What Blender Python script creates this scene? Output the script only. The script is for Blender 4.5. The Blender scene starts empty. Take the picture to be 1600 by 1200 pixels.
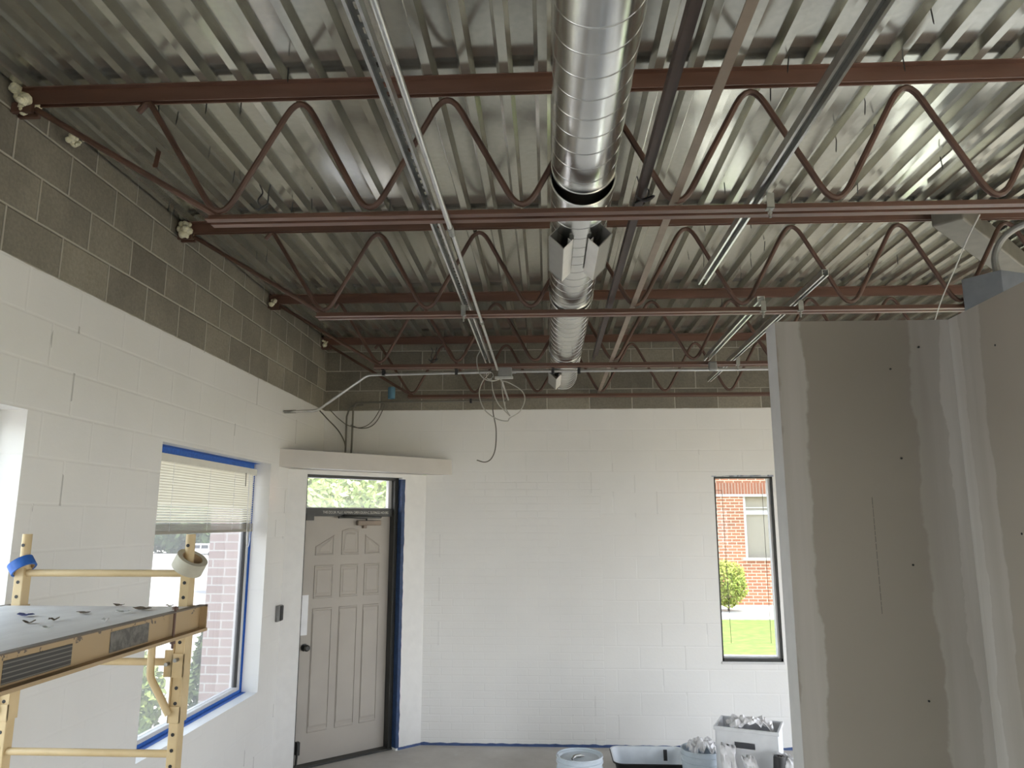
import bpy, math, random
from mathutils import Vector, Matrix, noise as mnoise

# ------------------------------------------------------------------ camera
SC = bpy.context.scene
COL = SC.collection
R = math.radians
cd = bpy.data.cameras.new('camera')
cd.sensor_fit = 'HORIZONTAL'; cd.sensor_width = 36.0; cd.lens = 1160.0 / 1600.0 * 36.0
cd.clip_start = 0.05; cd.clip_end = 600
cam = bpy.data.objects.new('camera', cd); COL.objects.link(cam)
cam.location = (0, 0, 1.99); cam.rotation_euler = (R(90 + 10.5), 0, R(2.75))
SC.camera = cam

# ------------------------------------------------------------------ light
SC.view_settings.view_transform = 'Standard'
SC.view_settings.look = 'None'
SC.view_settings.gamma = 1.0
SC.view_settings.use_curve_mapping = False
SC.view_settings.exposure = 1.30
w = bpy.data.worlds.new('sky'); SC.world = w; w.use_nodes = True
wn = w.node_tree.nodes; wl = w.node_tree.links
bg = wn['Background']; bg.inputs[1].default_value = 3.3
tc = wn.new('ShaderNodeTexCoord'); sx = wn.new('ShaderNodeSeparateXYZ'); cr = wn.new('ShaderNodeValToRGB')
wl.new(tc.outputs['Generated'], sx.inputs[0]); wl.new(sx.outputs['Z'], cr.inputs[0]); wl.new(cr.outputs[0], bg.inputs[0])
cr.color_ramp.elements[0].position = 0.0; cr.color_ramp.elements[0].color = (0.95, 0.97, 1.0, 1)
cr.color_ramp.elements[1].position = 0.7; cr.color_ramp.elements[1].color = (0.62, 0.76, 1.0, 1)
sd = bpy.data.lights.new('sun', 'SUN'); sd.energy = 6.0; sd.angle = R(2.0); sd.color = (1.0, 0.91, 0.74)
sun = bpy.data.objects.new('sun', sd); COL.objects.link(sun)
sun.rotation_euler = Vector((-0.14, 0.16, -0.97)).to_track_quat('-Z', 'Y').to_euler()
def portal(x, y, z, sx_, sz_, rx, rz):
    d = bpy.data.lights.new('window_portal', 'AREA'); d.shape = 'RECTANGLE'; d.size = sx_; d.size_y = sz_
    d.cycles.is_portal = True
    o = bpy.data.objects.new('window_portal', d); COL.objects.link(o)
    o.location = (x, y, z); o.rotation_euler = (R(90), 0, R(rz))
SC.cycles.use_denoising = True
SC.cycles.max_bounces = 10; SC.cycles.diffuse_bounces = 6; SC.cycles.glossy_bounces = 4
SC.cycles.transparent_max_bounces = 12
SC.cycles.sample_clamp_indirect = 6.0
SC.cycles.caustics_reflective = False; SC.cycles.caustics_refractive = False

# ------------------------------------------------------------------ helpers
random.seed(7)
def tag(o, label=None, cat=None, group=None, kind=None):
    if label: o['label'] = label
    if cat: o['category'] = cat
    if group: o['group'] = group
    if kind: o['kind'] = kind
    return o
def empty(name, loc=(0, 0, 0)):
    o = bpy.data.objects.new(name, None); COL.objects.link(o); o.location = loc; o.empty_display_size = 0.05
    return o
def attach(o, parent):
    if parent is not None:
        o.parent = parent
        b = Vector((0, 0, 0)); p = parent
        while p is not None:
            b += p.location; p = p.parent
        if parent.type == 'EMPTY':
            o.matrix_parent_inverse = Matrix.Translation(-Vector(parent.location))
        else:
            o.matrix_parent_inverse = Matrix.Identity(4)
def copy_tree(o, parent=None):
    c = o.copy(); COL.objects.link(c)
    if parent is not None: c.parent = parent
    for ch in list(o.children): copy_tree(ch, c)
    return c
class MB:
    def __init__(s): s.v = []; s.f = []
    def quadbox(s, P):
        b = len(s.v); s.v += [tuple(p) for p in P]
        for q in ((0, 3, 2, 1), (4, 5, 6, 7), (0, 1, 5, 4), (1, 2, 6, 5), (2, 3, 7, 6), (3, 0, 4, 7)):
            s.f.append([b + i for i in q])
        return s
    def box(s, x0, x1, y0, y1, z0, z1):
        return s.quadbox([(x0, y0, z0), (x1, y0, z0), (x1, y1, z0), (x0, y1, z0), (x0, y0, z1), (x1, y0, z1), (x1, y1, z1), (x0, y1, z1)])
    def obox(s, c, a, b, d, la, lb, ld):
        c = Vector(c); a = Vector(a).normalized() * la / 2; b = Vector(b).normalized() * lb / 2; d = Vector(d).normalized() * ld / 2
        return s.quadbox([c - a - b - d, c + a - b - d, c + a + b - d, c - a + b - d, c - a - b + d, c + a - b + d, c + a + b + d, c - a + b + d])
    def prism(s, poly, z0, z1, M=None):
        """poly: list of (x, y); extruded between z0 and z1, then moved by M"""
        b = len(s.v); n = len(poly)
        P = [Vector((x, y, z0)) for x, y in poly] + [Vector((x, y, z1)) for x, y in poly]
        if M is not None: P = [M @ p for p in P]
        s.v += [tuple(p) for p in P]
        s.f.append([b + i for i in range(n)][::-1]); s.f.append([b + n + i for i in range(n)])
        for i in range(n):
            j = (i + 1) % n; s.f.append([b + i, b + j, b + n + j, b + n + i])
        return s
    def tube(s, pts, r, n=8, cap=True):
        pts = [Vector(p) for p in pts]; b = len(s.v); m = len(pts)
        rr = r if isinstance(r, (list, tuple)) else [r] * m
        t0 = (pts[1] - pts[0]).normalized()
        up = Vector((0, 0, 1)) if abs(t0.z) < 0.9 else Vector((1, 0, 0))
        nrm = (up - t0 * up.dot(t0)).normalized()
        for i, p in enumerate(pts):
            if i == 0: t = t0
            elif i == m - 1: t = (pts[i] - pts[i - 1]).normalized()
            else:
                t = (pts[i + 1] - pts[i - 1])
                t = t.normalized() if t.length > 1e-9 else t0
            nrm = (nrm - t * nrm.dot(t)); nrm = nrm.normalized() if nrm.length > 1e-6 else up
            bn = t.cross(nrm)
            for k in range(n):
                a = 2 * math.pi * k / n
                s.v.append(tuple(p + (nrm * math.cos(a) + bn * math.sin(a)) * rr[i]))
        for i in range(m - 1):
            for k in range(n):
                k2 = (k + 1) % n
                s.f.append([b + i * n + k, b + i * n + k2, b + (i + 1) * n + k2, b + (i + 1) * n + k])
        if cap:
            s.f.append([b + k for k in range(n)][::-1]); s.f.append([b + (m - 1) * n + k for k in range(n)])
        return s
    def lathe(s, prof, M, n=32, closed=False):
        b = len(s.v)
        for (r, z) in prof:
            for k in range(n):
                a = 2 * math.pi * k / n
                s.v.append(tuple(M @ Vector((r * math.cos(a), r * math.sin(a), z))))
        m = len(prof); rng = range(m) if closed else range(m - 1)
        for i in rng:
            i2 = (i + 1) % m
            for k in range(n):
                k2 = (k + 1) % n
                s.f.append([b + i * n + k, b + i * n + k2, b + i2 * n + k2, b + i2 * n + k])
        return s
    def grid(s, P):
        b = len(s.v); m = len(P); n = len(P[0])
        for row in P: s.v += [tuple(p) for p in row]
        for i in range(m - 1):
            for j in range(n - 1):
                s.f.append([b + i * n + j, b + i * n + j + 1, b + (i + 1) * n + j + 1, b + (i + 1) * n + j])
        return s
    def build(s, name, mat, parent=None, smooth=False, bevel=0, solid=0, angle=35):
        me = bpy.data.meshes.new(name); me.from_pydata(s.v, [], s.f); me.update()
        if mat is not None: me.materials.append(mat)
        if smooth:
            me.polygons.foreach_set('use_smooth', [True] * len(me.polygons))
            try: me.set_sharp_from_angle(angle=R(angle))
            except Exception: pass
        o = bpy.data.objects.new(name, me); COL.objects.link(o)
        attach(o, parent)
        if solid:
            m = o.modifiers.new('thick', 'SOLIDIFY'); m.thickness = solid; m.offset = 0
        if bevel:
            m = o.modifiers.new('bevel', 'BEVEL'); m.width = bevel; m.segments = 2; m.limit_method = 'ANGLE'
        return o
def T(x, y, z): return Matrix.Translation((x, y, z))
def round_path(P, rad, seg=6):
    """polyline with its corners rounded"""
    P = [Vector(p) for p in P]; out = [P[0]]
    for i in range(1, len(P) - 1):
        a, b, c = P[i - 1], P[i], P[i + 1]
        u = (a - b).normalized(); v = (c - b).normalized()
        ang = u.angle(v)
        d = min(rad / max(math.tan(ang / 2), 1e-3), (a - b).length * .45, (c - b).length * .45)
        p0 = b + u * d; p1 = b + v * d
        for k in range(seg + 1):
            t = k / seg
            out.append(p0 * (1 - t) ** 2 + b * 2 * t * (1 - t) + p1 * t ** 2)
    out.append(P[-1]); return out
def spline(P, n=8):
    """Catmull-Rom through the points"""
    P = [Vector(p) for p in P]; Q = [P[0] * 2 - P[1]] + P + [P[-1] * 2 - P[-2]]; out = []
    for i in range(1, len(Q) - 2):
        for k in range(n):
            t = k / n; a, b, c, d = Q[i - 1], Q[i], Q[i + 1], Q[i + 2]
            out.append(0.5 * ((2 * b) + (c - a) * t + (2 * a - 5 * b + 4 * c - d) * t * t + (3 * b - a - 3 * c + d) * t ** 3))
    out.append(P[-1]); return out

# ------------------------------------------------------------------ materials
class NT:
    def __init__(s, name):
        s.m = bpy.data.materials.new(name); s.m.use_nodes = True
        s.n = s.m.node_tree.nodes; s.l = s.m.node_tree.links
        s.p = s.n['Principled BSDF']; s.out = s.n['Material Output']
        s._tc = None
    def tc(s):
        if s._tc is None: s._tc = s.n.new('ShaderNodeTexCoord')
        return s._tc.outputs['Object']
    def val(s, x, sock):
        if hasattr(x, 'links') or hasattr(x, 'is_output'): s.l.new(x, sock)
        else:
            if isinstance(x, tuple) and len(x) == 3 and sock.type == 'RGBA': x = (*x, 1)
            sock.default_value = x
    def math(s, op, a, b=0.0, c=0.0, clamp=False):
        n = s.n.new('ShaderNodeMath'); n.operation = op; n.use_clamp = clamp
        for i, x in enumerate((a, b, c)): s.val(x, n.inputs[i])
        return n.outputs[0]
    def mix(s, fac, a, b, mode='MIX'):
        n = s.n.new('ShaderNodeMix'); n.data_type = 'RGBA'; n.blend_type = mode
        s.val(fac, n.inputs[0]); s.val(a, n.inputs[6]); s.val(b, n.inputs[7]); return n.outputs[2]
    def noise(s, vec=None, scale=5, detail=3, rough=.5, stretch=None):
        v = vec if vec is not None else s.tc()
        if stretch:
            mp = s.n.new('ShaderNodeMapping'); s.l.new(v, mp.inputs[0]); mp.inputs['Scale'].default_value = stretch; v = mp.outputs[0]
        n = s.n.new('ShaderNodeTexNoise'); s.l.new(v, n.inputs['Vector'])
        n.inputs['Scale'].default_value = scale; n.inputs['Detail'].default_value = detail; n.inputs['Roughness'].default_value = rough
        return n.outputs['Fac']
    def ramp(s, fac, stops):
        n = s.n.new('ShaderNodeValToRGB'); s.l.new(fac, n.inputs[0]); e = n.color_ramp.elements
        while len(e) < len(stops): e.new(0.5)
        for i, (p, c) in enumerate(stops):
            e[i].position = p; e[i].color = (c, c, c, 1) if isinstance(c, (int, float)) else (*c, 1)
        return n.outputs[0]
    def maprange(s, x, a, b, c=0., d=1.):
        n = s.n.new('ShaderNodeMapRange'); s.val(x, n.inputs[0])
        for i, q in enumerate((a, b, c, d)): n.inputs[1 + i].default_value = q
        return n.outputs[0]
    def sep(s):
        n = s.n.new('ShaderNodeSeparateXYZ'); s.l.new(s.tc(), n.inputs[0]); return n.outputs
    def comb(s, x, y, z):
        n = s.n.new('ShaderNodeCombineXYZ')
        for i, q in enumerate((x, y, z)): s.val(q, n.inputs[i])
        return n.outputs[0]
    def bump(s, h, strength=.3, dist=.01, normal=None):
        n = s.n.new('ShaderNodeBump'); s.val(h, n.inputs['Height']); n.inputs['Strength'].default_value = strength; n.inputs['Distance'].default_value = dist
        if normal is not None: s.l.new(normal, n.inputs['Normal'])
        s.l.new(n.outputs[0], s.p.inputs['Normal']); return n.outputs[0]
    def brick(s, vec, w, h, mortar=.01, smooth=.1, offset=.5, c1=(0, 0, 0), c2=(1, 1, 1), cm=(.5, .5, .5), bias=0.):
        n = s.n.new('ShaderNodeTexBrick'); s.l.new(vec, n.inputs['Vector'])
        n.offset = offset
        n.inputs['Scale'].default_value = 1; n.inputs['Brick Width'].default_value = w; n.inputs['Row Height'].default_value = h
        n.inputs['Mortar Size'].default_value = mortar; n.inputs['Mortar Smooth'].default_value = smooth; n.inputs['Bias'].default_value = bias
        n.inputs['Color1'].default_value = (*c1, 1); n.inputs['Color2'].default_value = (*c2, 1); n.inputs['Mortar'].default_value = (*cm, 1)
        return n.outputs['Color'], n.outputs['Fac']
    def set(s, **k):
        names = dict(color='Base Color', rough='Roughness', metal='Metallic', spec='Specular IOR Level', alpha='Alpha',
                     aniso='Anisotropic', coat='Coat Weight', trans='Transmission Weight', sss='Subsurface Weight')
        for a, b in k.items(): s.val(b, s.p.inputs[names[a]])
        return s
def simple(name, color, rough=.5, metal=0., vary=.12, scale=12, bump=0., spec=.5):
    t = NT(name); n = t.noise(scale=scale, detail=4)
    f = t.maprange(n, .3, .7, 1 - vary, 1 + vary)
    t.set(color=t.mix(1.0, color, t.comb(f, f, f), 'MULTIPLY'), rough=rough, metal=metal, spec=spec)
    if bump: t.bump(t.noise(scale=scale * 4, detail=3), bump, .004)
    return t.m
M = {}
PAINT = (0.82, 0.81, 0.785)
def wall_mat(name, axis, w, u0, brickzone=False):
    t = NT(name); s = t.sep(); u = s[axis]; v = s[2]
    vec = t.comb(t.math('ADD', u, -u0 + w * .5 + w * 40), t.math('ADD', v, -3.06 + .199 * 20), 0.0)
    bc, bf = t.brick(vec, w, .199, .0055, .15)
    bc2, bf2 = t.brick(vec, w, .199, .010, .9)
    lvl = t.math('ADD', v, t.math('MULTIPLY', t.math('SUBTRACT', t.noise(scale=9, detail=3), .5), .012))
    grey = t.math('GREATER_THAN', lvl, 3.062)
    n1 = t.noise(scale=3.0, detail=5, rough=.6); n2 = t.noise(scale=70, detail=3)
    blk = t.mix(bc, (.185, .168, .135), (.27, .245, .195))
    blk = t.mix(1.0, blk, t.ramp(n1, [(.3, .82), (.7, 1.15)]), 'MULTIPLY')
    blk = t.mix(1.0, blk, t.ramp(n2, [(.25, .85), (.75, 1.12)]), 'MULTIPLY')
    blk = t.mix(bf, blk, (.42, .39, .33))
    if brickzone:
        inb = t.math('MULTIPLY', t.math('LESS_THAN', u, .50), t.math('LESS_THAN', v, 2.425))
        bc3, bf3 = t.brick(t.comb(t.math('ADD', u, 10.), t.math('ADD', v, .006), 0.0), .2, .0677, .007, .6)
        patch = t.ramp(t.noise(scale=2.1, detail=3), [(.30, .1), (.62, 1.)])
        joint = t.mix(inb, t.math('MULTIPLY', bf2, .6), t.math('MULTIPLY', bf3, patch))
        edge = t.math('MULTIPLY', t.math('LESS_THAN', t.math('ABSOLUTE', t.math('SUBTRACT', u, .50)), .004), t.math('LESS_THAN', v, 2.425))
        joint = t.math('MAXIMUM', joint, edge)
    else:
        joint = bf2
    # hairline cracks where the paint bridges some of the upright joints
    crk = t.math('GREATER_THAN', t.noise(scale=1.15, detail=1), .60)
    vj = t.math('LESS_THAN', t.math('ABSOLUTE', t.math('SUBTRACT', t.math('FRACT', t.math('ADD', t.math('DIVIDE', t.math('ADD', u, -u0 + w * 40.), w * .5), .5)), .5)), .04)
    crack = t.math('MULTIPLY', t.math('MULTIPLY', t.math('MULTIPLY', bf, vj), crk), .15 if brickzone else .55)
    pnt = t.mix(t.ramp(t.noise(scale=1.6, detail=4), [(.35, 0.), (.7, 1.)]), PAINT, tuple(c * .95 for c in PAINT))
    pnt = t.mix(crack, pnt, (.30, .29, .27))
    t.set(color=t.mix(grey, pnt, blk), rough=t.mix(grey, (.34, .34, .34), (.9, .9, .9)), spec=.5)
    h = t.math('MULTIPLY', t.math('SUBTRACT', 1., joint), t.mix(grey, (.22, .22, .22) if brickzone else (.14, .14, .14), (1., 1., 1.)))
    h = t.math('ADD', h, t.math('MULTIPLY', t.noise(scale=55, detail=3), t.mix(grey, (.08, .08, .08), (.35, .35, .35))))
    t.bump(h, .8, .008)
    return t.m
M['wall_left'] = wall_mat('painted_block_left', 1, .3605, 3.096)
M['wall_back'] = wall_mat('painted_block_back', 0, .411, 0.0, True)
M['paint'] = simple('white_wall_paint', PAINT, .42, vary=.04, bump=.15)
M['paint_entry'] = simple('dimmed_entry_paint', tuple(c * .88 for c in PAINT), .5, vary=.03, bump=.15)  # wall paint darkened to offset the light this wall catches
M['trim_paint'] = simple('trim_paint', (.56, .53, .49), .5, vary=.05, scale=4)
# concrete floor
t = NT('concrete_floor'); n = t.noise(scale=1.3, detail=6, rough=.65)
c = t.mix(t.ramp(n, [(.3, 0.), (.7, 1.)]), (.46, .43, .39), (.64, .61, .57))
sp = t.ramp(t.noise(scale=14, detail=2), [(.68, 0.), (.71, 1.)])
t.set(color=t.mix(t.math('MULTIPLY', sp, .5), c, (.6, .6, .58)), rough=.65); t.bump(n, .2, .01); M['floor'] = t.m
# galvanised roof deck
t = NT('galvanised_deck'); s = t.sep()
n = t.noise(scale=1.0, detail=4, stretch=(7, .9, 7)); sp = t.noise(scale=38, detail=2)
c = t.mix(t.ramp(n, [(.3, 0.), (.7, 1.)]), (.43, .42, .36), (.52, .51, .445))
c = t.mix(1.0, c, t.ramp(sp, [(.2, .88), (.8, 1.08)]), 'MULTIPLY')
t.set(color=c, metal=.75, rough=t.ramp(n, [(.3, .12), (.7, .18)]))
h = t.math('ADD', t.math('MULTIPLY', t.noise(scale=1.0, detail=2, stretch=(6, 1.2, 6)), 1.0), t.math('MULTIPLY', t.noise(scale=5, detail=0), .5))
t.bump(h, .05, .004); M['deck'] = t.m
# spiral duct
t = NT('galvanised_duct'); n = t.noise(scale=5, detail=3)
t.set(color=t.mix(t.ramp(n, [(.3, 0.), (.7, 1.)]), (.66, .66, .64), (.78, .78, .75)), metal=1., rough=t.ramp(t.noise(scale=11, detail=3), [(.3, .20), (.7, .27)]))
t.bump(t.noise(scale=3, detail=2), .06, .01); M['duct'] = t.m
M['galv'] = simple('galvanised_steel', (.62, .62, .60), .3, .95, vary=.1, scale=20)
M['galv_dull'] = simple('dull_galvanised_steel', (.33, .33, .31), .42, .8, vary=.2, scale=20)
M['boot'] = simple('shaded_boot_metal', (.30, .29, .26), .45, .3, vary=.06)  # shade on the outer plate is put into this dark grey
M['boot_lip'] = simple('lit_lip_metal', (.72, .70, .66), .4, .2, vary=.06)  # light on the lower side is put into this paler colour
t = NT('red_oxide_primer'); n = t.noise(scale=4, detail=5, stretch=(.5, 3, 3))
c = t.mix(t.ramp(n, [(.3, 0.), (.7, 1.)]), (.098, .048, .033), (.165, .085, .060))
rs = t.ramp(t.noise(scale=2.2, detail=4), [(.60, 0.), (.72, 1.)])
t.set(color=t.mix(t.math('MULTIPLY', rs, .4), c, (.20, .085, .045)), rough=.42, spec=.5); M['primer'] = t.m
M['rod'] = simple('primed_rod_steel', (.105, .056, .040), .5, .1, vary=.3, scale=9)
M['bridging'] = simple('dusty_brown_steel', (.25, .195, .15), .55, .1, vary=.15, scale=8)
M['dark_bridging'] = simple('dark_brown_steel', (.045, .026, .02), .5, .1, vary=.2)
M['foam'] = simple('spray_foam', (.80, .76, .56), .9, vary=.25, scale=45, bump=1.)
M['black'] = simple('black_plastic', (.012, .012, .013), .45, vary=.1)
M['dark_metal'] = simple('dark_bronze_metal', (.035, .035, .032), .45, .3, vary=.15)
M['grey_box'] = simple('grey_painted_steel', (.24, .24, .235), .45, .4, vary=.1)
M['blue_box'] = simple('blue_grey_steel', (.20, .22, .26), .4, .3, vary=.1)
M['cable'] = simple('grey_cable', (.42, .41, .37), .5, vary=.1)
M['cable_dark'] = simple('dark_cable', (.12, .11, .09), .5, vary=.1)
M['pipe_beige'] = simple('old_painted_conduit', (.16, .15, .125), .6, vary=.1)
M['bluerag'] = simple('faded_blue_plastic', (.10, .22, .30), .6, vary=.1)
t = NT('blue_masking_tape'); t.set(color=t.mix(t.ramp(t.noise(scale=60, detail=3), [(.3, 0.), (.7, 1.)]), (.025, .11, .42), (.04, .16, .54)), rough=.55); M['tape'] = t.m
M['tape_dark'] = simple('dusty_blue_tape', (.05, .09, .22), .6, vary=.2)
M['tape_grey'] = simple('paint_covered_tape', (.30, .33, .40), .6, vary=.6, scale=40)
M['tape_shaded'] = simple('shaded_navy_tape', (.018, .045, .12), .6, vary=.25, scale=30)  # blue tape with the shade beside the door put into its colour
M['white_tape'] = simple('cream_masking_tape', (.55, .52, .42), .6, vary=.06, scale=30)
t = NT('door_paint'); t.set(color=t.mix(t.ramp(t.noise(scale=3, detail=4), [(.3, 0.), (.7, 1.)]), (.375, .34, .295), (.41, .375, .325)), rough=.5); M['door'] = t.m
M['white_frame'] = simple('white_window_frame', (.62, .61, .60), .4, vary=.04)
M['blind'] = simple('cream_vinyl_blind', (.72, .70, .62), .45, vary=.04)
t = NT('cream_vinyl_slats'); d_ = t.n.new('ShaderNodeBsdfTranslucent'); d_.inputs[0].default_value = (.80, .76, .64, 1); mx_ = t.n.new('ShaderNodeMixShader'); mx_.inputs[0].default_value = .30
t.set(color=(.76, .74, .66), rough=.4); t.l.new(t.p.outputs[0], mx_.inputs[1]); t.l.new(d_.outputs[0], mx_.inputs[2]); t.l.new(mx_.outputs[0], t.out.inputs[0]); M['slats'] = t.m
M['blind_dark'] = simple('taupe_blind_stack', (.36, .34, .29), .5, vary=.05)
# glass: thin pane that lets light through and mirrors a little
def glass(name, tint, g=1.0, haze=0.0):
    t = NT(name); t.n.remove(t.p)
    tr = t.n.new('ShaderNodeBsdfTransparent'); tr.inputs[0].default_value = (*tint, 1)
    gl = t.n.new('ShaderNodeBsdfGlossy'); gl.inputs['Roughness'].default_value = .02
    fr = t.n.new('ShaderNodeFresnel'); fr.inputs[0].default_value = 1.35
    mx = t.n.new('ShaderNodeMixShader'); 
    ge = t.n.new('ShaderNodeNewGeometry'); fm = t.math('MULTIPLY', t.math('MULTIPLY', fr.outputs[0], g), t.math('SUBTRACT', 1., ge.outputs['Backfacing'])); t.l.new(fm, mx.inputs[0])
    t.l.new(tr.outputs[0], mx.inputs[1]); t.l.new(gl.outputs[0], mx.inputs[2]); 
    if haze:  # translucent white mixed into the pane
        tl = t.n.new('ShaderNodeBsdfTranslucent'); tl.inputs[0].default_value = (1, .99, .97, 1); m2 = t.n.new('ShaderNodeMixShader')
        m2.inputs[0].default_value = haze; t.l.new(mx.outputs[0], m2.inputs[1]); t.l.new(tl.outputs[0], m2.inputs[2]); t.l.new(m2.outputs[0], t.out.inputs[0])
    else: t.l.new(mx.outputs[0], t.out.inputs[0])
    return t.m
M['glass'] = glass('window_glass', (.80, .82, .80)); M['transom'] = glass('hazy_transom_glass', (.95, .95, .95), 1.0, .07); M['tint'] = glass('view_dimming_glass', (.72, .73, .72)); M['dusty'] = glass('hazy_window_glass', (.62, .62, .60), 1.0, .05)  # tint added on visible panes to dim the view outside
# drywall with taped joints
def drywall(name, stripes, axis, kb=1.0):
    t = NT(name); s = t.sep(); u = s[axis]; z = s[2]
    base = t.mix(t.ramp(t.noise(scale=1.5, detail=4), [(.3, 0.), (.7, 1.)]), tuple(c * kb for c in (.305, .272, .228)), tuple(c * kb for c in (.340, .304, .256)))
    wob = t.math('MULTIPLY', t.math('SUBTRACT', t.noise(scale=3.2, detail=5, rough=.62), .5), .11)
    uu = t.math('ADD', u, wob); m = None
    for a, b, k in stripes:
        c0 = (a + b) / 2; hw = (b - a) / 2
        q = t.maprange(t.math('ABSOLUTE', t.math('SUBTRACT', uu, c0)), hw - .006, hw + .004, 1., 0.)
        q = t.math('MULTIPLY', q, k); m = q if m is None else t.math('MAXIMUM', m, q)
    streak = t.ramp(t.noise(scale=1, detail=4, stretch=(14, 14, .8)), [(.35, .55), (.65, 1.)])
    t.set(color=t.mix(t.math('MULTIPLY', m, streak), base, (.58, .555, .52)), rough=.75); t.bump(m, .15, .002)
    return t.m
M['dry_front'] = drywall('grey_drywall_front', [(.90, 1.0, .55), (1.42, 1.60, .45), (1.53, 1.60, .8)], 0, .98)
M['dry_side'] = drywall('grey_drywall_side', [(2.70, 2.95, .5), (2.83, 2.95, .9)], 1, 1.15)  # side face lightened in colour for light from the left windows
M['dry_end'] = simple('lit_drywall_end', (.55, .54, .525), .6, vary=.04)  # same drywall, lightened to carry the window light on the end face
# scaffold
t = NT('scaffold_paint'); n = t.noise(scale=7, detail=5)
t.set(color=t.mix(t.ramp(n, [(.35, 0.), (.7, 1.)]), (.56, .42, .22), (.66, .51, .29)), rough=.45)
M['scaf'] = t.m
t = NT('scaffold_rail_paint'); s = t.sep(); n = t.noise(scale=26, detail=5, rough=.65)
chip = t.math('MULTIPLY', t.math('GREATER_THAN', n, .60), t.math('GREATER_THAN', s[2], 1.668))
edge = t.math('GREATER_THAN', t.math('ADD', s[2], t.math('MULTIPLY', n, .012)), 1.692)
t.set(color=t.mix(t.math('MAXIMUM', chip, edge), (.43, .31, .17), (.13, .10, .075)), rough=.5); M['scaf_rail'] = t.m
t = NT('worn_label'); n = t.noise(scale=30, detail=5, rough=.7)
t.set(color=t.mix(t.ramp(n, [(.42, 0.), (.60, 1.)]), (.075, .07, .06), (.17, .16, .14)), rough=.5); M['label'] = t.m
t = NT('striped_label'); s = t.sep(); st = t.math('GREATER_THAN', t.math('FRACT', t.math('MULTIPLY', s[2], 90.)), .72)
t.set(color=t.mix(st, (.04, .038, .034), (.16, .15, .13)), rough=.5); M['label2'] = t.m
t = NT('lit_plywood'); n = t.noise(scale=3, detail=6, rough=.65, stretch=(3, 1, 1))
t.set(color=t.mix(t.ramp(n, [(.3, 0.), (.7, 1.)]), (.70, .67, .65), (.86, .84, .82)), rough=.42); M['ply'] = t.m  # pale tone stands in for window light on the platform
M['white_plastic'] = simple('white_plastic', (.78, .79, .81), .4, vary=.05)
M['bucket'] = simple('paint_splashed_bucket', (.62, .69, .76), .4, vary=.12, scale=8)
M['wetpaint'] = simple('dried_white_paint', (.76, .80, .84), .45, vary=.08, scale=8)
M['film'] = simple('crumpled_white_film', (.84, .83, .84), .35, vary=.12, scale=10)
M['cardboard'] = simple('cardboard', (.42, .30, .18), .8, vary=.08)
M['white_scrap'] = simple('white_scrap', (.75, .75, .73), .6)
M['blue_scrap'] = simple('blue_scrap', (.06, .08, .25), .6)
M['brown_scrap'] = simple('brown_scrap', (.12, .09, .06), .7)
M['pencil'] = simple('pencil_grey', (.17, .155, .14), .7)
M['letters'] = simple('white_letters', (.62, .60, .55), .6, vary=.15, scale=60)
# outside
M['asphalt'] = simple('sunlit_asphalt', (.36, .33, .32), .9, vary=.08, scale=.6)
M['tan_bounce_paving'] = simple('tan_bounce_paving', (.40, .345, .235), .9, vary=.05, scale=1)  # unseen ground, coloured to bounce warm light indoors
M['concrete_walk'] = simple('concrete_walk', (.52, .50, .46), .9, vary=.06, scale=3)
t = NT('lawn_grass'); n = t.noise(scale=6, detail=6)
t.set(color=t.mix(t.ramp(n, [(.3, 0.), (.7, 1.)]), (.11, .17, .035), (.20, .25, .06)), rough=.9); M['grass'] = t.m
def brickm(name, axis, c1, c2, cm, w=.203, h=.0677, mort=.005):
    t = NT(name); s = t.sep(); bc, bf = t.brick(t.comb(s[axis], s[2], 0.), w, h, mort, .2, .5, c1, c2, cm)
    t.set(color=bc, rough=.9); return t.m
M['brick_far'] = brickm('red_brick', 0, (.42, .17, .09), (.30, .12, .065), (.55, .46, .36), .22, .075, .010)
M['brick_pier'] = brickm('pink_brick', 0, (.48, .36, .33), (.42, .31, .285), (.60, .56, .53), .2, .0677, .006)
t = NT('soldier_brick'); s = t.sep(); bc, bf = t.brick(t.comb(s[0], s[2], 0.), .075, .5, .007, .2, 0., (.33, .125, .07), (.27, .11, .065), (.42, .36, .30))
t.set(color=bc, rough=.9); M['soldier'] = t.m
def leafm(name, a, b):
    t = NT(name); n = t.noise(scale=1.7, detail=2)
    t.set(color=t.mix(t.ramp(n, [(.35, 0.), (.65, 1.)]), a, b), rough=.7)
    return t.m
M['leaf_light'] = leafm('light_leaves', (.24, .33, .09), (.40, .46, .18))
M['leaf_dark'] = leafm('dark_leaves', (.06, .10, .035), (.13, .18, .06))
M['leaf_gold'] = leafm('golden_juniper_leaves', (.26, .32, .05), (.40, .42, .09))
M['bark'] = simple('bark', (.10, .08, .06), .9)
M['van'] = simple('white_van_paint', (.75, .77, .80), .3)
M['van_glass'] = simple('van_dark_glass', (.06, .065, .075), .15)
M['tan'] = simple('tan_window_panel', (.30, .265, .21), .7, vary=.04)
M['soffit'] = simple('tan_soffit_wood', (.46, .36, .22), .7, vary=.1)
M['slate'] = simple('slate_grey_panel', (.20, .21, .26), .6)

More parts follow.
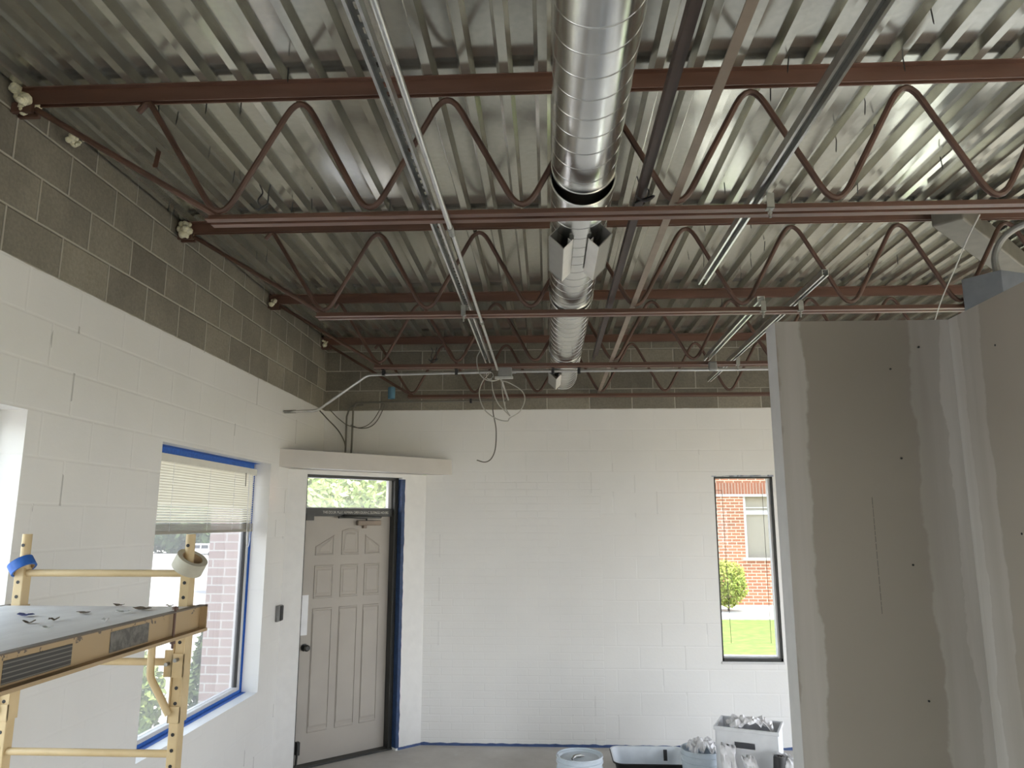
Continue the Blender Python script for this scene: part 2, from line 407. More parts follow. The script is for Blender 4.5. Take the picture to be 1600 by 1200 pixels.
# ------------------------------------------------------------------ setting
def struct(o, label=None):
    o['kind'] = 'structure'
    if label: o['label'] = label
    return o
WT = 0.22
def wall_x(mb, X0, X1, y0, y1, z0, z1, holes):
    """wall slab in a plane of constant X, holes (ya, yb, za, zb) sorted by ya"""
    y = y0
    for (a, b, c, d) in holes:
        if a > y: mb.box(X0, X1, y, a, z0, z1)
        if c > z0: mb.box(X0, X1, a, b, z0, c)
        if d < z1: mb.box(X0, X1, a, b, d, z1)
        y = b
    if y < y1: mb.box(X0, X1, y, y1, z0, z1)
def wall_y(mb, Y0, Y1, x0, x1, z0, z1, holes):
    x = x0
    for (a, b, c, d) in holes:
        if a > x: mb.box(x, a, Y0, Y1, z0, z1)
        if c > z0: mb.box(a, b, Y0, Y1, z0, c)
        if d < z1: mb.box(a, b, Y0, Y1, d, z1)
        x = b
    if x < x1: mb.box(x, x1, Y0, Y1, z0, z1)
XL, YB, XR, YR = -2.19, 7.15, 5.6, -5.0
W1 = (4.12, 5.80, .73, 2.44); W2 = (1.32, 3.0, .73, 2.455); W3 = (-3.6, 0.3, .40, 2.455)  # W3 is unseen, added and kept wide to let in daylight
mb = MB(); wall_x(mb, XL - WT, XL, YR - .2, 6.207, 0, 2.50, [W3, W2, W1]); mb.box(XL - WT, XL, YR - .2, YB, 2.50, 3.84)
struct(mb.build('wall_left', M['wall_left']))
N1 = (1.566, 2.112, .745, 2.407); N2 = (3.55, 4.25, .745, 2.407)
mb = MB(); wall_y(mb, YB, YB + WT, -1.171, XR + .2, 0, 2.50, [N1, N2]); mb.box(XL - WT, XR + .2, YB, YB + WT, 2.50, 3.84)
struct(mb.build('wall_back', M['wall_back']))
mb = MB(); wall_x(mb, XR, XR + WT, YR - .2, YB, 0, 3.84, [(-4.4, 2.6, .1, 2.4), (3.2, 6.6, .1, 2.4)]); struct(mb.build('wall_right', M['paint']))  # unseen openings, sized for the daylight they bring in
mb = MB(); wall_y(mb, YR - WT, YR, XL, XR, 0, 3.84, [(2.2, 4.6, .1, 2.3)]); struct(mb.build('wall_rear', M['paint']))  # unseen opening added to let daylight in from behind
struct(MB().box(XL - .05, XR, YR, YB + .05, -.12, 0).build('floor', M['floor']))
portal(XL - WT - .02, (W1[0] + W1[1]) / 2, 1.59, 1.68, 1.71, 90, -90)
portal(XL - WT - .02, (W2[0] + W2[1]) / 2, 1.59, 1.68, 1.71, 90, -90)
portal(XL - WT - .02, (W3[0] + W3[1]) / 2, 1.43, 3.9, 2.05, 90, -90)
portal((N1[0] + N1[1]) / 2, YB + WT + .02, 1.576, .546, 1.66, 90, 180)
portal((N2[0] + N2[1]) / 2, YB + WT + .02, 1.576, .70, 1.66, 90, 180)
portal(3.4, YR - WT - .02, 1.2, 2.4, 2.2, 90, 0)
portal(XR + WT + .02, -.9, 1.25, 7.0, 2.3, 90, 90)
portal(XR + WT + .02, 4.9, 1.25, 3.4, 2.3, 90, 90)

# roof deck: ribs along Y, narrow ribs down
PITCH = .1524; ZB = 3.748; ZT = 3.786
prof = []
x = XL - .1 - .02
while x < XR + .2:
    prof += [(x, ZB), (x + .034, ZB), (x + .050, ZT), (x + PITCH - .016, ZT)]
    x += PITCH
mb = MB(); ys = [YR, -2.0, 1.27, 1.30, 2.69, 4.09, 5.54, 6.95, YB + .1]
mb.grid([[(px, y, pz) for (px, pz) in prof] for y in ys])
deck = mb.build('ceiling', M['deck'], solid=.0015); struct(deck)
struct(MB().box(XL - .3, XR + .3, YR - .3, YB + .3, 3.84, 3.99).build('roof_slab', M['grey_box']))

# diagonal entry wall, its door frame, the header above
A0 = Vector((-1.171, 7.15, 0)); D = Vector((.734, .679, 0)).normalized(); N = Vector((-.679, .734, 0)).normalized()
def dp(s, off, z): return A0 + D * s + N * off + Vector((0, 0, z))
def dbox(mb, s0, s1, o0, o1, z0, z1):
    mb.quadbox([dp(s0, o0, z0), dp(s1, o0, z0), dp(s1, o1, z0), dp(s0, o1, z0), dp(s0, o0, z1), dp(s1, o0, z1), dp(s1, o1, z1), dp(s0, o1, z1)])
S0, S1 = -1.215, -.262
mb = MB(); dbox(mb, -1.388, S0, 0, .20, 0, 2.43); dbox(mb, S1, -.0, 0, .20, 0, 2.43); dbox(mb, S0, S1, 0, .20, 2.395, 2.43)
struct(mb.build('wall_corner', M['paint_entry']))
mb = MB(); P1 = Vector((XL, 5.98)); P2 = Vector((-.925, YB))
mb.prism([(XL, 5.98), (-.925, YB - .001), (-.925 - .0, YB), (XL, YB)], 2.432, 2.578)
struct(mb.build('trim_1', M['trim_paint']), 'off-white boxed header crossing the corner above the entry door')
dr = empty('door_1', dp(-.74, .14, 0)); struct(dr, 'taupe panelled entry door with transom')
mb = MB(); dbox(mb, S0, S0 + .04, .07, .19, 0, 2.395); dbox(mb, S1 - .04, S1, .07, .19, 0, 2.395)
dbox(mb, S0, S1, .07, .19, 2.37, 2.395); dbox(mb, S0 + .04, S1 - .04, .10, .19, 2.037, 2.105); dbox(mb, S0 + .04, S1 - .04, .182, .19, 2.0, 2.04)
dbox(mb, S0, S1, .06, .19, 0, .015)
mb.build('door_frame', M['dark_metal'], dr, bevel=.002)
mb = MB(); dbox(mb, S1 - .075, S1 - .04, .125, .17, 2.105, 2.37); dbox(mb, S0 + .04, S1 - .04, .125, .17, 2.105, 2.115)
mb.build('transom_stop', M['white_frame'], dr)
mb = MB(); dbox(mb, S0 + .04, S1 - .04, .145, .150, 2.105, 2.37); mb.build('transom_pane', M['transom'], dr)
L0, L1 = S0 + .043, S1 - .043; LW = L1 - L0
mb = MB(); dbox(mb, L0, L1, .14, .18, .018, 2.0365)
def panel(s0, s1, z0, z1l, z1r, apex=None):
    poly = [(s0, z0), (s1, z0), (s1, z1r)] + ([((s0 + s1) / 2 + .03, apex), ((s0 + s1) / 2 - .03, apex)] if apex else []) + [(s0, z1l)]
    n = len(poly); cx = sum(p[0] for p in poly) / n; cz = sum(p[1] for p in poly) / n
    def ring(k, off):
        r = []
        for (a, b) in poly:
            dx, dz = a - cx, b - cz; L = math.hypot(dx, dz); q = max(0, (L - k * 1.25)) / L
            r.append(dp(cx + dx * q, off, cz + dz * q))
        return r
    rings = [ring(0, .1398), ring(.004, .134), ring(.012, .134), ring(.020, .1395), ring(.030, .1392), ring(.045, .135)]
    b = len(mb.v)
    for r in rings: mb.v += [tuple(p) for p in r]
    for i in range(len(rings) - 1):
        for k in range(n):
            k2 = (k + 1) % n; mb.f.append([b + i * n + k, b + i * n + k2, b + (i + 1) * n + k2, b + (i + 1) * n + k])
    mb.f.append([b + (len(rings) - 1) * n + k for k in range(n)])
c1, c2, c3 = (-1.045, -.865), (-.795, -.620), (-.560, -.400)
panel(*c1, 1.70, 1.775, 1.875); panel(*c2, 1.70, 1.91, 1.91, 1.93); panel(*c3, 1.70, 1.875, 1.775)
for c in (c1, c2, c3): panel(*c, 1.335, 1.615, 1.615); panel(*c, .25, 1.255, 1.255)
leaf = mb.build('door_leaf', M['door'], dr)
mb = MB(); Mx = Matrix(((D.x, 0, N.x, 0), (D.y, 0, N.y, 0), (0, 1, 0, 0), (0, 0, 0, 1)))
def dM(s, off, z):
    m = Mx.copy(); p = dp(s, off, z); m[0][3], m[1][3], m[2][3] = p.x, p.y, p.z; return m
mb.lathe([(0, -.062), (.016, -.062), (.026, -.055), (.028, -.045), (.022, -.034), (.011, -.030), (.011, -.008), (.030, -.006), (.032, 0)], dM(L0 + .07, .14, .94), 20)
mb.build('door_knob', M['dark_metal'], dr, smooth=True)
mb = MB(); dbox(mb, L0 + .01, L0 + .085, .1365, .1395, 1.04, 1.37); mb.build('paper_notice', M['white_plastic'], dr)
mb = MB(); dbox(mb, -.66, -.42, .095, .139, 1.955, 2.0); dbox(mb, -.60, -.565, .10, .139, 1.93, 1.96)
mb.build('door_closer', M['bridging'], dr, bevel=.006)
mb = MB(); mb.tube([dp(-.58, .09, 2.0), dp(-.58, .085, 2.02), dp(-.84, .08, 2.03), dp(-.80, .085, 2.045), dp(-.43, .085, 2.03)], .009, 6)
dbox(mb, -.86, -.44, .075, .10, 2.018, 2.034)
mb.build('closer_arm', M['dark_metal'], dr)
mb = MB(); dbox(mb, S0 + .05, S0 + .12, .085, .14, 2.0, 2.06); mb.build('alarm_contact', M['dark_metal'], dr)
mb = MB(); dbox(mb, L0 + .03, L0 + .055, .10, .14, .10, .20); mb.tube([dp(L0 + .04, .11, .19), dp(L0 + .025, .09, .10), dp(L0 + .015, .08, .03)], .010, 6)
mb.build('door_holder', M['dark_metal'], dr)
# lettering on the transom bar
tcv = bpy.data.curves.new('sign_text', 'FONT'); tcv.body = 'THIS DOOR MUST REMAIN OPEN DURING BUSINESS HOURS'
tcv.size = .033; tcv.extrude = .0008; tcv.align_x = 'CENTER'; tcv.align_y = 'CENTER'
to = bpy.data.objects.new('t', tcv); COL.objects.link(to); bpy.context.view_layer.update()
dg = bpy.context.evaluated_depsgraph_get(); tm = bpy.data.meshes.new_from_object(to.evaluated_get(dg))
wx = max(v.co.x for v in tm.vertices) - min(v.co.x for v in tm.vertices)
k = .66 / wx; tm.transform(Matrix.Diagonal((k, 1.0, 1, 1)))
bpy.data.objects.remove(to); tm.materials.clear(); tm.materials.append(M['letters'])
mt = Matrix(((D.x, 0, -N.x, 0), (D.y, 0, -N.y, 0), (0, 1, 0, 0), (0, 0, 0, 1))); pp = dp(-.68, .0985, 2.07)
mt[0][3], mt[1][3], mt[2][3] = pp.x, pp.y, pp.z; tm.transform(mt)
lt = bpy.data.objects.new('sign_lettering', tm); COL.objects.link(lt); attach(lt, dr)

# windows ------------------------------------------------------------------
def window_x(name, hole, X, label, gl='glass'):
    ya, yb, za, zb = hole; r = empty(name, (X, (ya + yb) / 2, za)); struct(r, label); f = .045
    mb = MB(); mb.box(X - .06, X, ya, yb, za, za + f); mb.box(X - .06, X, ya, yb, zb - f, zb)
    mb.box(X - .06, X, ya, ya + f, za + f, zb - f); mb.box(X - .06, X, yb - f, yb, za + f, zb - f)
    mb.build('window_frame', M['white_frame'], r, bevel=.002)
    mb = MB(); g = .012
    mb.box(X - .045, X - .012, ya + f, ya + f + g, za + f, zb - f); mb.box(X - .045, X - .012, yb - f - g, yb - f, za + f, zb - f); mb.box(X - .045, X - .012, ya + f, yb - f, zb - f - g, zb - f)
    mb.build('glazing_gasket', M['black'], r)
    MB().box(X - .034, X - .028, ya + f, yb - f, za + f, zb - f).build('window_pane', M[gl], r)
    return r
window_x('window_1', W1, -2.325, 'large fixed window in the left wall beside the entry door', 'dusty')
window_x('window_2', W2, -2.325, 'large fixed window in the left wall nearest the camera')
window_x('window_4', W3, -2.325, 'unseen window added for daylight in the left wall behind the camera')
def window_y(name, hole, label):
    xa, xb, za, zb = hole; Y = YB; r = empty(name, ((xa + xb) / 2, Y, za)); struct(r, label); f = .016
    mb = MB()
    for (a, b, c, d) in ((xa, xb, za, za + f * 1.6), (xa, xb, zb - f, zb), (xa, xa + f, za, zb), (xb - f, xb, za, zb)): mb.box(a, b, Y + .012, Y + .07, c, d)
    mb.build('window_frame', M['dark_metal'], r)
    mb = MB(); mb.box(xb - f - .02, xb - f, Y + .035, Y + .10, za + f * 1.6, zb - f); mb.box(xa + f, xb - f, Y + .05, Y + .10, za + f * 1.6, za + f * 1.6 + .012)
    mb.build('inner_stop', M['white_frame'], r)
    mb = MB(); i = .075; q = .0022
    mb.tube([(xa + f, Y + .06, zb - .125), (xa + .085, Y + .06, zb - .125)], q, 5); mb.tube([(xa + .085, Y + .06, zb - .125), (xa + .10, Y + .06, za + .15), (xb - .085, Y + .06, za + .15), (xb - .085, Y + .06, zb - .10)], q, 5)
    mb.build('grille_bar', M['dark_bridging'], r)
    MB().box(xa + f, xb - f, Y + .062, Y + .066, za + f, zb - f).build('window_pane', M['tint'] if hole is N1 else M['glass'], r)
    MB().box(xa - .008, xb + .008, Y - .008, Y + .012, za - .022, za).build('window_sill', M['white_frame'], r, bevel=.003)
    return r
window_y('window_3', N1, 'narrow window in the back wall with a thin grille line')
window_y('window_5', N2, 'narrow window in the back wall hidden behind the partition')
mb = MB(); random.seed(3)
xx = N1[0] - .02
while xx < N1[1]:
    l = random.uniform(.03, .09); mb.box(xx, min(xx + l, N1[1] + .01), YB - .004, YB - .0005, N1[3] + random.uniform(-.004, .004), N1[3] + random.uniform(.004, .016)); xx += l * .9
tag(mb.build('masking_tape', M['tape_grey']), 'torn ragged blue tape remnant along the top of the narrow back window', 'tape')

# partition -----------------------------------------------------------------
PX, PY, PT = .905, 2.90, 2.77
pf = MB().box(PX, 1.70, PY, PY + .12, 0, PT).build('wall_partition', M['dry_front']); struct(pf)
MB().box(PX - .0012, PX - .0002, PY + .001, PY + .12, 0, PT).build('end_cap', M['dry_end'], pf)  # thin sheet carrying the lit end colour
ps = MB().box(1.575, 1.70, 1.5, PY - .001, 0, PT + .0).build('wall_partition_side', M['dry_side']); struct(ps)
mb = MB()
for (sx_, z) in ((1.335, 2.574), (1.345, 2.227), (1.35, 1.832), (1.36, 1.356), (1.45, 2.66)):
    mb.lathe([(0, 0), (.004, 0), (.004, .003), (0, .003)], T(sx_, PY - .0015, z) @ Matrix.Rotation(R(90), 4, 'X'), 8)
mb.build('screw_head', M['black'], pf)
mb = MB(); z = 2.08
while z > 1.68:
    l = random.uniform(.008, .03); mb.box(1.222, 1.2245, PY - .0008, PY - .0001, z - l, z); z -= l + random.uniform(.002, .006)
mb.build('pencil_mark', M['pencil'], pf)
mb = MB()
for (yy, z) in ((2.62, 2.60), (2.35, 2.42), (2.30, 2.08), (2.60, 1.95), (2.45, 1.60)):
    mb.lathe([(0, 0), (.004, 0), (.004, .003), (0, .003)], T(1.5765, yy, z) @ Matrix.Rotation(R(-90), 4, 'Y'), 8)
mb.build('screw_head', M['black'], ps)

# masking tape ---------------------------------------------------------------
X = -2.324
def rag(v): return v + random.uniform(-.003, .003)
mb = MB(); ya, yb, za, zb = W1
mb.box(X - .0, X + .001, ya, yb, zb - .040, zb - .001); mb.quadbox([(X, ya, zb - .0015), (X + .055, ya, zb - .0015), (X + .045, yb, zb - .0015), (X, yb, zb - .0015), (X, ya, zb - .0005), (X + .055, ya, zb - .0005), (X + .045, yb, zb - .0005), (X, yb, zb - .0005)])
tag(mb.build('masking_tape', M['tape']), 'blue tape strip along the head of the large left window above the blind', 'tape')
mb = MB(); mb.box(X, X + .010, yb - .0015, yb - .0005, za, zb - .045); mb.box(X, X + .001, yb - .02, yb - .0015, za, zb - .045)
tag(mb.build('masking_tape', M['tape']), 'narrow upright blue tape at the far side of the large left window', 'tape')
mb = MB(); mb.box(X, X + .001, ya, yb - .02, za + .001, za + .022); mb.box(X, X + .045, ya, yb, za + .0005, za + .0015)
tag(mb.build('masking_tape', M['tape']), 'blue tape strip along the sill of the large left window', 'tape')
def wavy(mb, P, wfun, n=60, t=.0012, nrm=Vector((0, -1, 0)), acr=Vector((0, 0, 1))):
    a, b = Vector(P[0]), Vector(P[1]); A, B = [], []
    for i in range(n + 1):
        p = a.lerp(b, i / n); w0, w1 = wfun(i / n); A.append(p + acr * w0 + nrm * t); B.append(p + acr * w1 + nrm * t)
    mb.grid([A, B])
nz = lambda u, s: mnoise.noise(Vector((u * s, s, 3.1)))
mb = MB(); wavy(mb, (dp(S1, 0, .02), dp(S1, 0, 2.38)), lambda u: (-.002, .030 + .010 * nz(u, 31)), nrm=-N, acr=D)
mb.grid([[dp(S1 - .001, .0, z) for z in (.02, 2.38)], [dp(S1 - .001, .069, z) for z in (.02, 2.38)]])
tag(mb.build('masking_tape', M['tape_shaded']), 'long upright blue tape darkened for shade, with a ragged edge right of the entry door', 'tape')
mb = MB(); wavy(mb, ((-1.171, YB, .0), (3.0, YB, .0)), lambda u: (0.002, .026 + .010 * nz(u, 60)), 140)
wavy(mb, (dp(S1 + .02, 0, 0), dp(0, 0, 0)), lambda u: (0.002, .024 + .008 * nz(u, 20)), 20, nrm=-N)
tag(mb.build('masking_tape', M['tape_dark']), 'blue tape running along the foot of the white back wall', 'tape')

# blind -----------------------------------------------------------------------
bl = empty('window_blind', (-2.29, 4.95, 1.93)); tag(bl, 'cream slatted blind half lowered over the large left window', 'blind')
by0, by1 = 4.17, 5.745
MB().box(-2.315, -2.275, by0, by1, 2.345, 2.392).build('headrail', M['blind'], bl, bevel=.003)
mb = MB(); z = 2.335; i = 0
while z > 1.975:
    tlt = R(52 if z > 2.10 else 30); w2 = .0125; a = Vector((math.cos(tlt), 0, math.sin(tlt)))
    for j in range(1):
        P = []
        for q in (-1, -.5, 0, .5, 1):
            c = Vector((-2.295, 0, z)) + a * (w2 * q) + Vector((-math.sin(tlt), 0, math.cos(tlt))) * .0018 * (1 - q * q)
            P.append([(c.x, by0 + .005, c.z), (c.x, by1 - .012, c.z)])
        mb.grid(P)
    z -= .0165; i += 1
mb.build('blind_slats', M['slats'], bl)
mb = MB()
for q in range(9): mb.box(-2.308, -2.282, by0 + .005, by1 - .005, 1.931 + q * .0052, 1.9345 + q * .0052)
mb.box(-2.306, -2.284, by0, by1, 1.915, 1.9305)
mb.build('bottom_rail', M['blind_dark'], bl)
mb = MB()
for yy in (4.45, 4.95, 5.35, 5.62): mb.tube([(-2.281, yy, 2.345), (-2.280, yy, 1.93)], .0011, 5); mb.build('ladder_cord', M['white_plastic'], bl); mb = MB()
mb.tube(spline([(-2.276, 5.60, 2.35), (-2.272, 5.60, 1.95), (-2.270, 5.61, 1.84), (-2.270, 5.64, 1.80), (-2.270, 5.665, 1.84), (-2.272, 5.67, 1.93), (-2.276, 5.67, 2.35)], 6), .0025, 5)
mb.build('pull_cord', M['white_plastic'], bl)
mb = MB(); mb.tube([(-2.27, 5.52, 2.35), (-2.268, 5.52, 2.25)], .003, 5); mb.build('tilt_wand', M['cable_dark'], bl)

# joists ----------------------------------------------------------------------
NODE0 = -1.29; ST = .600
def foam(loc, sc_, seed):
    random.seed(seed); b = MB()
    for k in range(16):
        r = sc_ * random.uniform(.18, .5); c = Vector(loc) + Vector((random.uniform(-.2, .9), random.uniform(-.9, .9), random.uniform(-.8, .8))) * sc_
        prof_ = [(max(0, r * math.sin(a) * (1 + .18 * random.uniform(-1, 1))), -r * math.cos(a)) for a in [math.pi * q / 6 for q in range(7)]]
        b.lathe(prof_, T(*c) @ Matrix.Rotation(random.random() * 3, 4, 'X'), 8)
    return b
LBL = ['rust-brown bar joist nearest the camera, topmost in the picture', 'rust-brown bar joist second from the camera, above the metal register boots',
       'rust-brown bar joist third from the camera with a conduit along its lower chord', 'rust-brown bar joist closest to the back block wall']
for j, Y in enumerate((2.715, 4.11, 5.56, 6.95)):
    jo = empty('bar_joist', (1.7, Y, 3.15)); tag(jo, LBL[j], 'roof joist', 'open web joists under the roof deck')
    x1 = 5.55
    mb = MB()
    for s in (-1, 1):
        mb.box(XL + .005, x1, *sorted((Y + s * .010, Y + s * .038)), ZB - .0065, ZB - .001)
        mb.box(XL + .005, x1, *sorted((Y + s * .010, Y + s * .0155)), ZB - .066, ZB - .0065)
    mb.build('top_chord', M['primer'], jo)
    mb = MB()
    for s in (-1, 1):
        mb.box(-1.33, x1 - .8, *sorted((Y + s * .011, Y + s * .043)), 3.150, 3.1555)
        mb.box(-1.33, x1 - .8, *sorted((Y + s * .011, Y + s * .0165)), 3.1555, 3.180)
    mb.build('bottom_chord', M['primer'], jo)
    P = [(-1.665, Y, 3.640), (-1.625, Y, 3.690)]
    k = 0
    while NODE0 + k * ST < x1 - 1.0:
        P += [(NODE0 + k * ST, Y, 3.152), (NODE0 + (k + .5) * ST, Y, 3.712)]; k += 1
    P = P[:-1] + [(NODE0 + (k - 1) * ST + .3, Y, 3.69)]
    mb = MB(); mb.tube(round_path(P, .065, 6), .0125, 8)
    mb.build('web_rod', M['rod'], jo, smooth=True)
    mb = MB(); mb.tube([(-2.10, Y, 3.665), (-1.29, Y, 3.175)], .013, 8); mb.build('end_rod', M['rod'], jo, smooth=True)
    mb = MB(); mb.box(XL + .004, -2.10, Y - .030, Y - .012, 3.640, 3.682); mb.box(XL + .004, -2.10, Y + .012, Y + .030, 3.640, 3.682); mb.build('bearing_seat', M['rod'], jo)
    sc_ = (.055, .055, .04, .035)[j]
    foam((XL + .03, Y - .02, 3.69), sc_, 40 + j).build('spray_foam', M['foam'], jo, smooth=True, angle=60)
    if j == 0: foam((XL + .05, Y + .30, 3.70), .035, 60).build('spray_foam', M['foam'], jo, smooth=True, angle=60)

# bridging ---------------------------------------------------------------------
mb = MB(); mb.box(.478, .508, -1.0, 7.12, 3.198, 3.203); mb.box(.503, .508, -1.0, 7.12, 3.203, 3.225)
tag(mb.build('bridging_angle', M['bridging']), 'long tan dusty steel angle running over the joists right of the duct', 'steel angle')
mb = MB(); mb.box(.348, .366, -1.0, 5.58, 3.205, 3.24); mb.box(.366, .388, -1.0, 5.58, 3.235, 3.24)
tag(mb.build('bridging_angle', M['dark_bridging']), 'long dark brown steel angle running over the joists between duct and tan angle', 'steel angle')

# duct ----------------------------------------------------------------------------
du = empty('spiral_duct', (.147, 3.0, 3.2)); tag(du, 'long round galvanised spiral duct running toward the back wall under the deck', 'duct')
def spiral(y0, y1, xc, zc, r, pitch=.112, n=56):
    mb = MB(); offs = [(0, 0), (.012, .0013), (.034, .0013), (.046, 0), (.075, 0), (.50, .0), (.95, .0)]
    turns = max(1, int(round((y1 - y0) / pitch)) - 1); pitch = (y1 - y0) / (turns + 1)
    rows = []
    for i in range(turns * n + n + 1):
        row = []
        th = 2 * math.pi * i / n
        for (o, h) in offs + [(1, 0)]:
            y = y0 + pitch * (i / n + o) - pitch * .5
            y = min(max(y, y0), y1)
            row.append((xc + (r + h) * math.sin(th), y, zc + (r + h) * math.cos(th)))
        rows.append(row)
    mb.grid(rows); return mb
def ring(mb, y0, y1, xc, zc, r0, r1):
    m = T(xc, y0, zc) @ Matrix.Rotation(R(-90), 4, 'X'); L = y1 - y0
    mb.lathe([(r0, 0), (r1, 0), (r1, L), (r0, L)], m, 56, closed=True)
secs = [(-1.2, 2.715, .150, 3.359, .125), (2.73, 4.19, .148, 3.328, .128), (4.205, 5.555, .147, 3.310, .127), (5.57, 6.70, .146, 3.303, .126)]
for (y0, y1, xc, zc, r) in secs:
    mb = spiral(y0 + .01, y1, xc, zc, r); ring(mb, y0, y0 + .03, xc, zc, r - .003, r + .0035); ring(mb, y1 - .02, y1, xc, zc, r - .003, r + .0025)
    mb.build('duct_section', M['duct'], du, smooth=True, angle=50)
xc, zc, r = secs[-1][2:]
MB().lathe([(0, 0), (r, 0), (r, .01), (0, .01)], T(xc, 6.695, zc) @ Matrix.Rotation(R(-90), 4, 'X'), 48).build('end_cap', M['duct'], du)
def boot(xc, zc, y0, y1, side):
    """hollow rectangular register boot on the lower left (-1) or lower right (1) of the duct"""
    a = R(226 if side < 0 else 317); rad = Vector((math.cos(a), 0, math.sin(a))); tan = Vector((-rad.z, 0, rad.x))
    if tan.z > 0: tan = -tan
    c = Vector((xc, (y0 + y1) / 2, zc)) + tan * .0295; L = y1 - y0; W = .085
    m = MB(); m.obox(c + rad * .176, tan, (0, 1, 0), rad, W, L, .004)
    m.obox(c + rad * .150 - tan * W * .5, tan, (0, 1, 0), rad, .004, L, .060)
    m.obox(c + rad * .152 + Vector((0, L / 2, 0)), tan, (0, 1, 0), rad, W, .004, .056)
    b = m.build('register_boot', M['boot'], du)
    m = MB(); m.obox(c + rad * .148 + tan * W * .5, tan, (0, 1, 0), rad, .004, L, .060); m.obox(c + rad * .1285 + tan * (W * .5 - .009), tan, (0, 1, 0), rad, .020, L, .003)
    m.build('register_lip', M['boot_lip'], b)
boot(.148, 3.328, 3.06, 3.50, -1); boot(.148, 3.328, 3.06, 3.50, 1); boot(.146, 3.303, 5.93, 6.40, -1)

# slotted channels ------------------------------------------------------------------
def strut(xc, y0, y1, z0, label, w=.041, hgt=.030, skew=0., slot=True, mat='galv_dull', tails=()):
    r = empty('slotted_channel', (xc, (y0 + y1) / 2, z0)); tag(r, label, 'steel channel')
    t_ = .0025; L = y1 - y0
    def px(y): return xc + skew * (y - y0) / L
    def bar(m, a, b, c, d, ya=y0, yb=y1):
        m.quadbox([(px(ya) + a, ya, c), (px(ya) + b, ya, c), (px(yb) + b, yb, c), (px(yb) + a, yb, c), (px(ya) + a, ya, d), (px(ya) + b, ya, d), (px(yb) + b, yb, d), (px(yb) + a, yb, d)])
    h = w / 2; m = MB()
    bar(m, -h, -h + t_, z0, z0 + hgt); bar(m, h - t_, h, z0, z0 + hgt)
    bar(m, -h + t_, -h + .009, z0, z0 + t_); bar(m, h - .009, h - t_, z0, z0 + t_)
    m.build('channel_side', M['galv'], r)
    m = MB(); zt = z0 + hgt
    bar(m, -h, -.007, zt, zt + t_); bar(m, .007, h, zt, zt + t_)
    y = y0
    while y < y1 - .05: bar(m, -.007, .007, zt, zt + t_, y, y + .020); y += .048
    m.build('slotted_web', M[mat], r)
    return r
s1 = strut(-.457, -.6, 5.62, 3.199, 'long slotted channel resting on the joists left of the duct, beside the shiny conduit')
s2 = strut(.808, -.6, 3.74, 3.199, 'slotted channel on the nearest joist, at the upper right of the picture')
s3 = strut(1.20, 4.06, 5.62, 3.199, 'short slotted channel with brightly lit slots left of the partition top', skew=.02, mat='galv')  # brighter steel web puts the light on these slots into the colour
s4 = strut(1.395, 3.62, 6.5, 3.199, 'thin channel of two bright lines passing behind the partition top', w=.032, skew=.03, slot=False)
def clamp(x, Y, r, mat='galv_dull'):
    m = MB(); m.box(x - .014, x + .014, Y - .052, Y - .048, 3.138, 3.198); m.box(x - .014, x + .014, Y - .052, Y - .02, 3.138, 3.142)
    m.tube([(x, Y - .035, 3.105), (x, Y - .035, 3.15)], .005, 6); m.lathe([(0, 0), (.009, 0), (.009, .007), (0, .007)], T(x, Y - .035, 3.122), 6)
    m.build('beam_clamp', M[mat], r, bevel=.001)
clamp(-.470, 4.09, s1); clamp(.838, 2.69, s2); clamp(1.205, 4.09, s3, 'galv_dull'); clamp(1.41, 4.09, s4); clamp(1.425, 5.54, s4)
m = MB(); m.lathe([(0, 0), (.014, 0), (.014, .01), (0, .01)], T(-.47, 2.76, 3.165), 8); m.build('bolt', M['galv'], s1)

# conduits --------------------------------------------------------------------------
cz = 3.133
c = empty('steel_conduit', (-.38, 2.0, cz)); tag(c, 'long bright steel conduit running under the joists left of the duct to the hanging cables', 'conduit')
MB().tube([(-.382, -1.5, cz), (-.378, 2.80, cz)], .0105, 12).build('tube', M['galv'], c, smooth=True)
MB().tube([(-.376, 2.80, cz), (-.378, 5.56, cz + .0)], .0085, 12).build('tube', M['galv'], c, smooth=True)
MB().tube([(-.372, 5.68, cz - .005), (-.364, 6.86, cz - .02)], .0085, 12).build('tube', M['galv'], c, smooth=True)
m = MB(); m.tube([(-.378, 2.755, cz), (-.378, 2.83, cz)], .0135, 12); m.build('coupling', M['galv_dull'], c, smooth=True)
m = MB(); m.tube([(-.377, 4.17, cz), (-.377, 4.20, cz)], .0125, 12); m.build('coupling', M['galv_dull'], c, smooth=True)
ec = empty('steel_conduit', (0, 5.6, 3.12)); tag(ec, 'steel conduit strapped along the third joist, bending down to the left wall', 'conduit')
P = [(-2.185, 6.0, 2.885), (-1.90, 5.99, 2.892), (-1.40, 5.64, 3.118), (-.60, 5.615, 3.125), (-.43, 5.615, 3.128)]
MB().tube(round_path(P, .12, 8), .0105, 10).build('tube', M['galv'], ec, smooth=True)
MB().tube([(-.26, 5.615, 3.130), (4.5, 5.615, 3.130)], .0105, 10).build('tube', M['galv'], ec, smooth=True)
m = MB(); m.tube([(-.285, 5.615, 3.13), (-.24, 5.615, 3.13)], .015, 10); m.build('coupling', M['galv'], ec, smooth=True)
m = MB(); m.tube([(-2.18, 6.0, 2.885), (-2.08, 6.0, 2.888)], .0135, 8); m.build('coupling', M['galv_dull'], ec, smooth=True)
for xx in (-1.27, -.70, .045, .245, 2.4):
    m = MB(); m.box(xx - .011, xx + .011, 5.575, 5.632, 3.143, 3.150); m.box(xx - .011, xx + .011, 5.628, 5.632, 3.11, 3.150); m.box(xx - .011, xx + .011, 5.597, 5.601, 3.105, 3.150)
    m.build('strap', M['black'], ec)
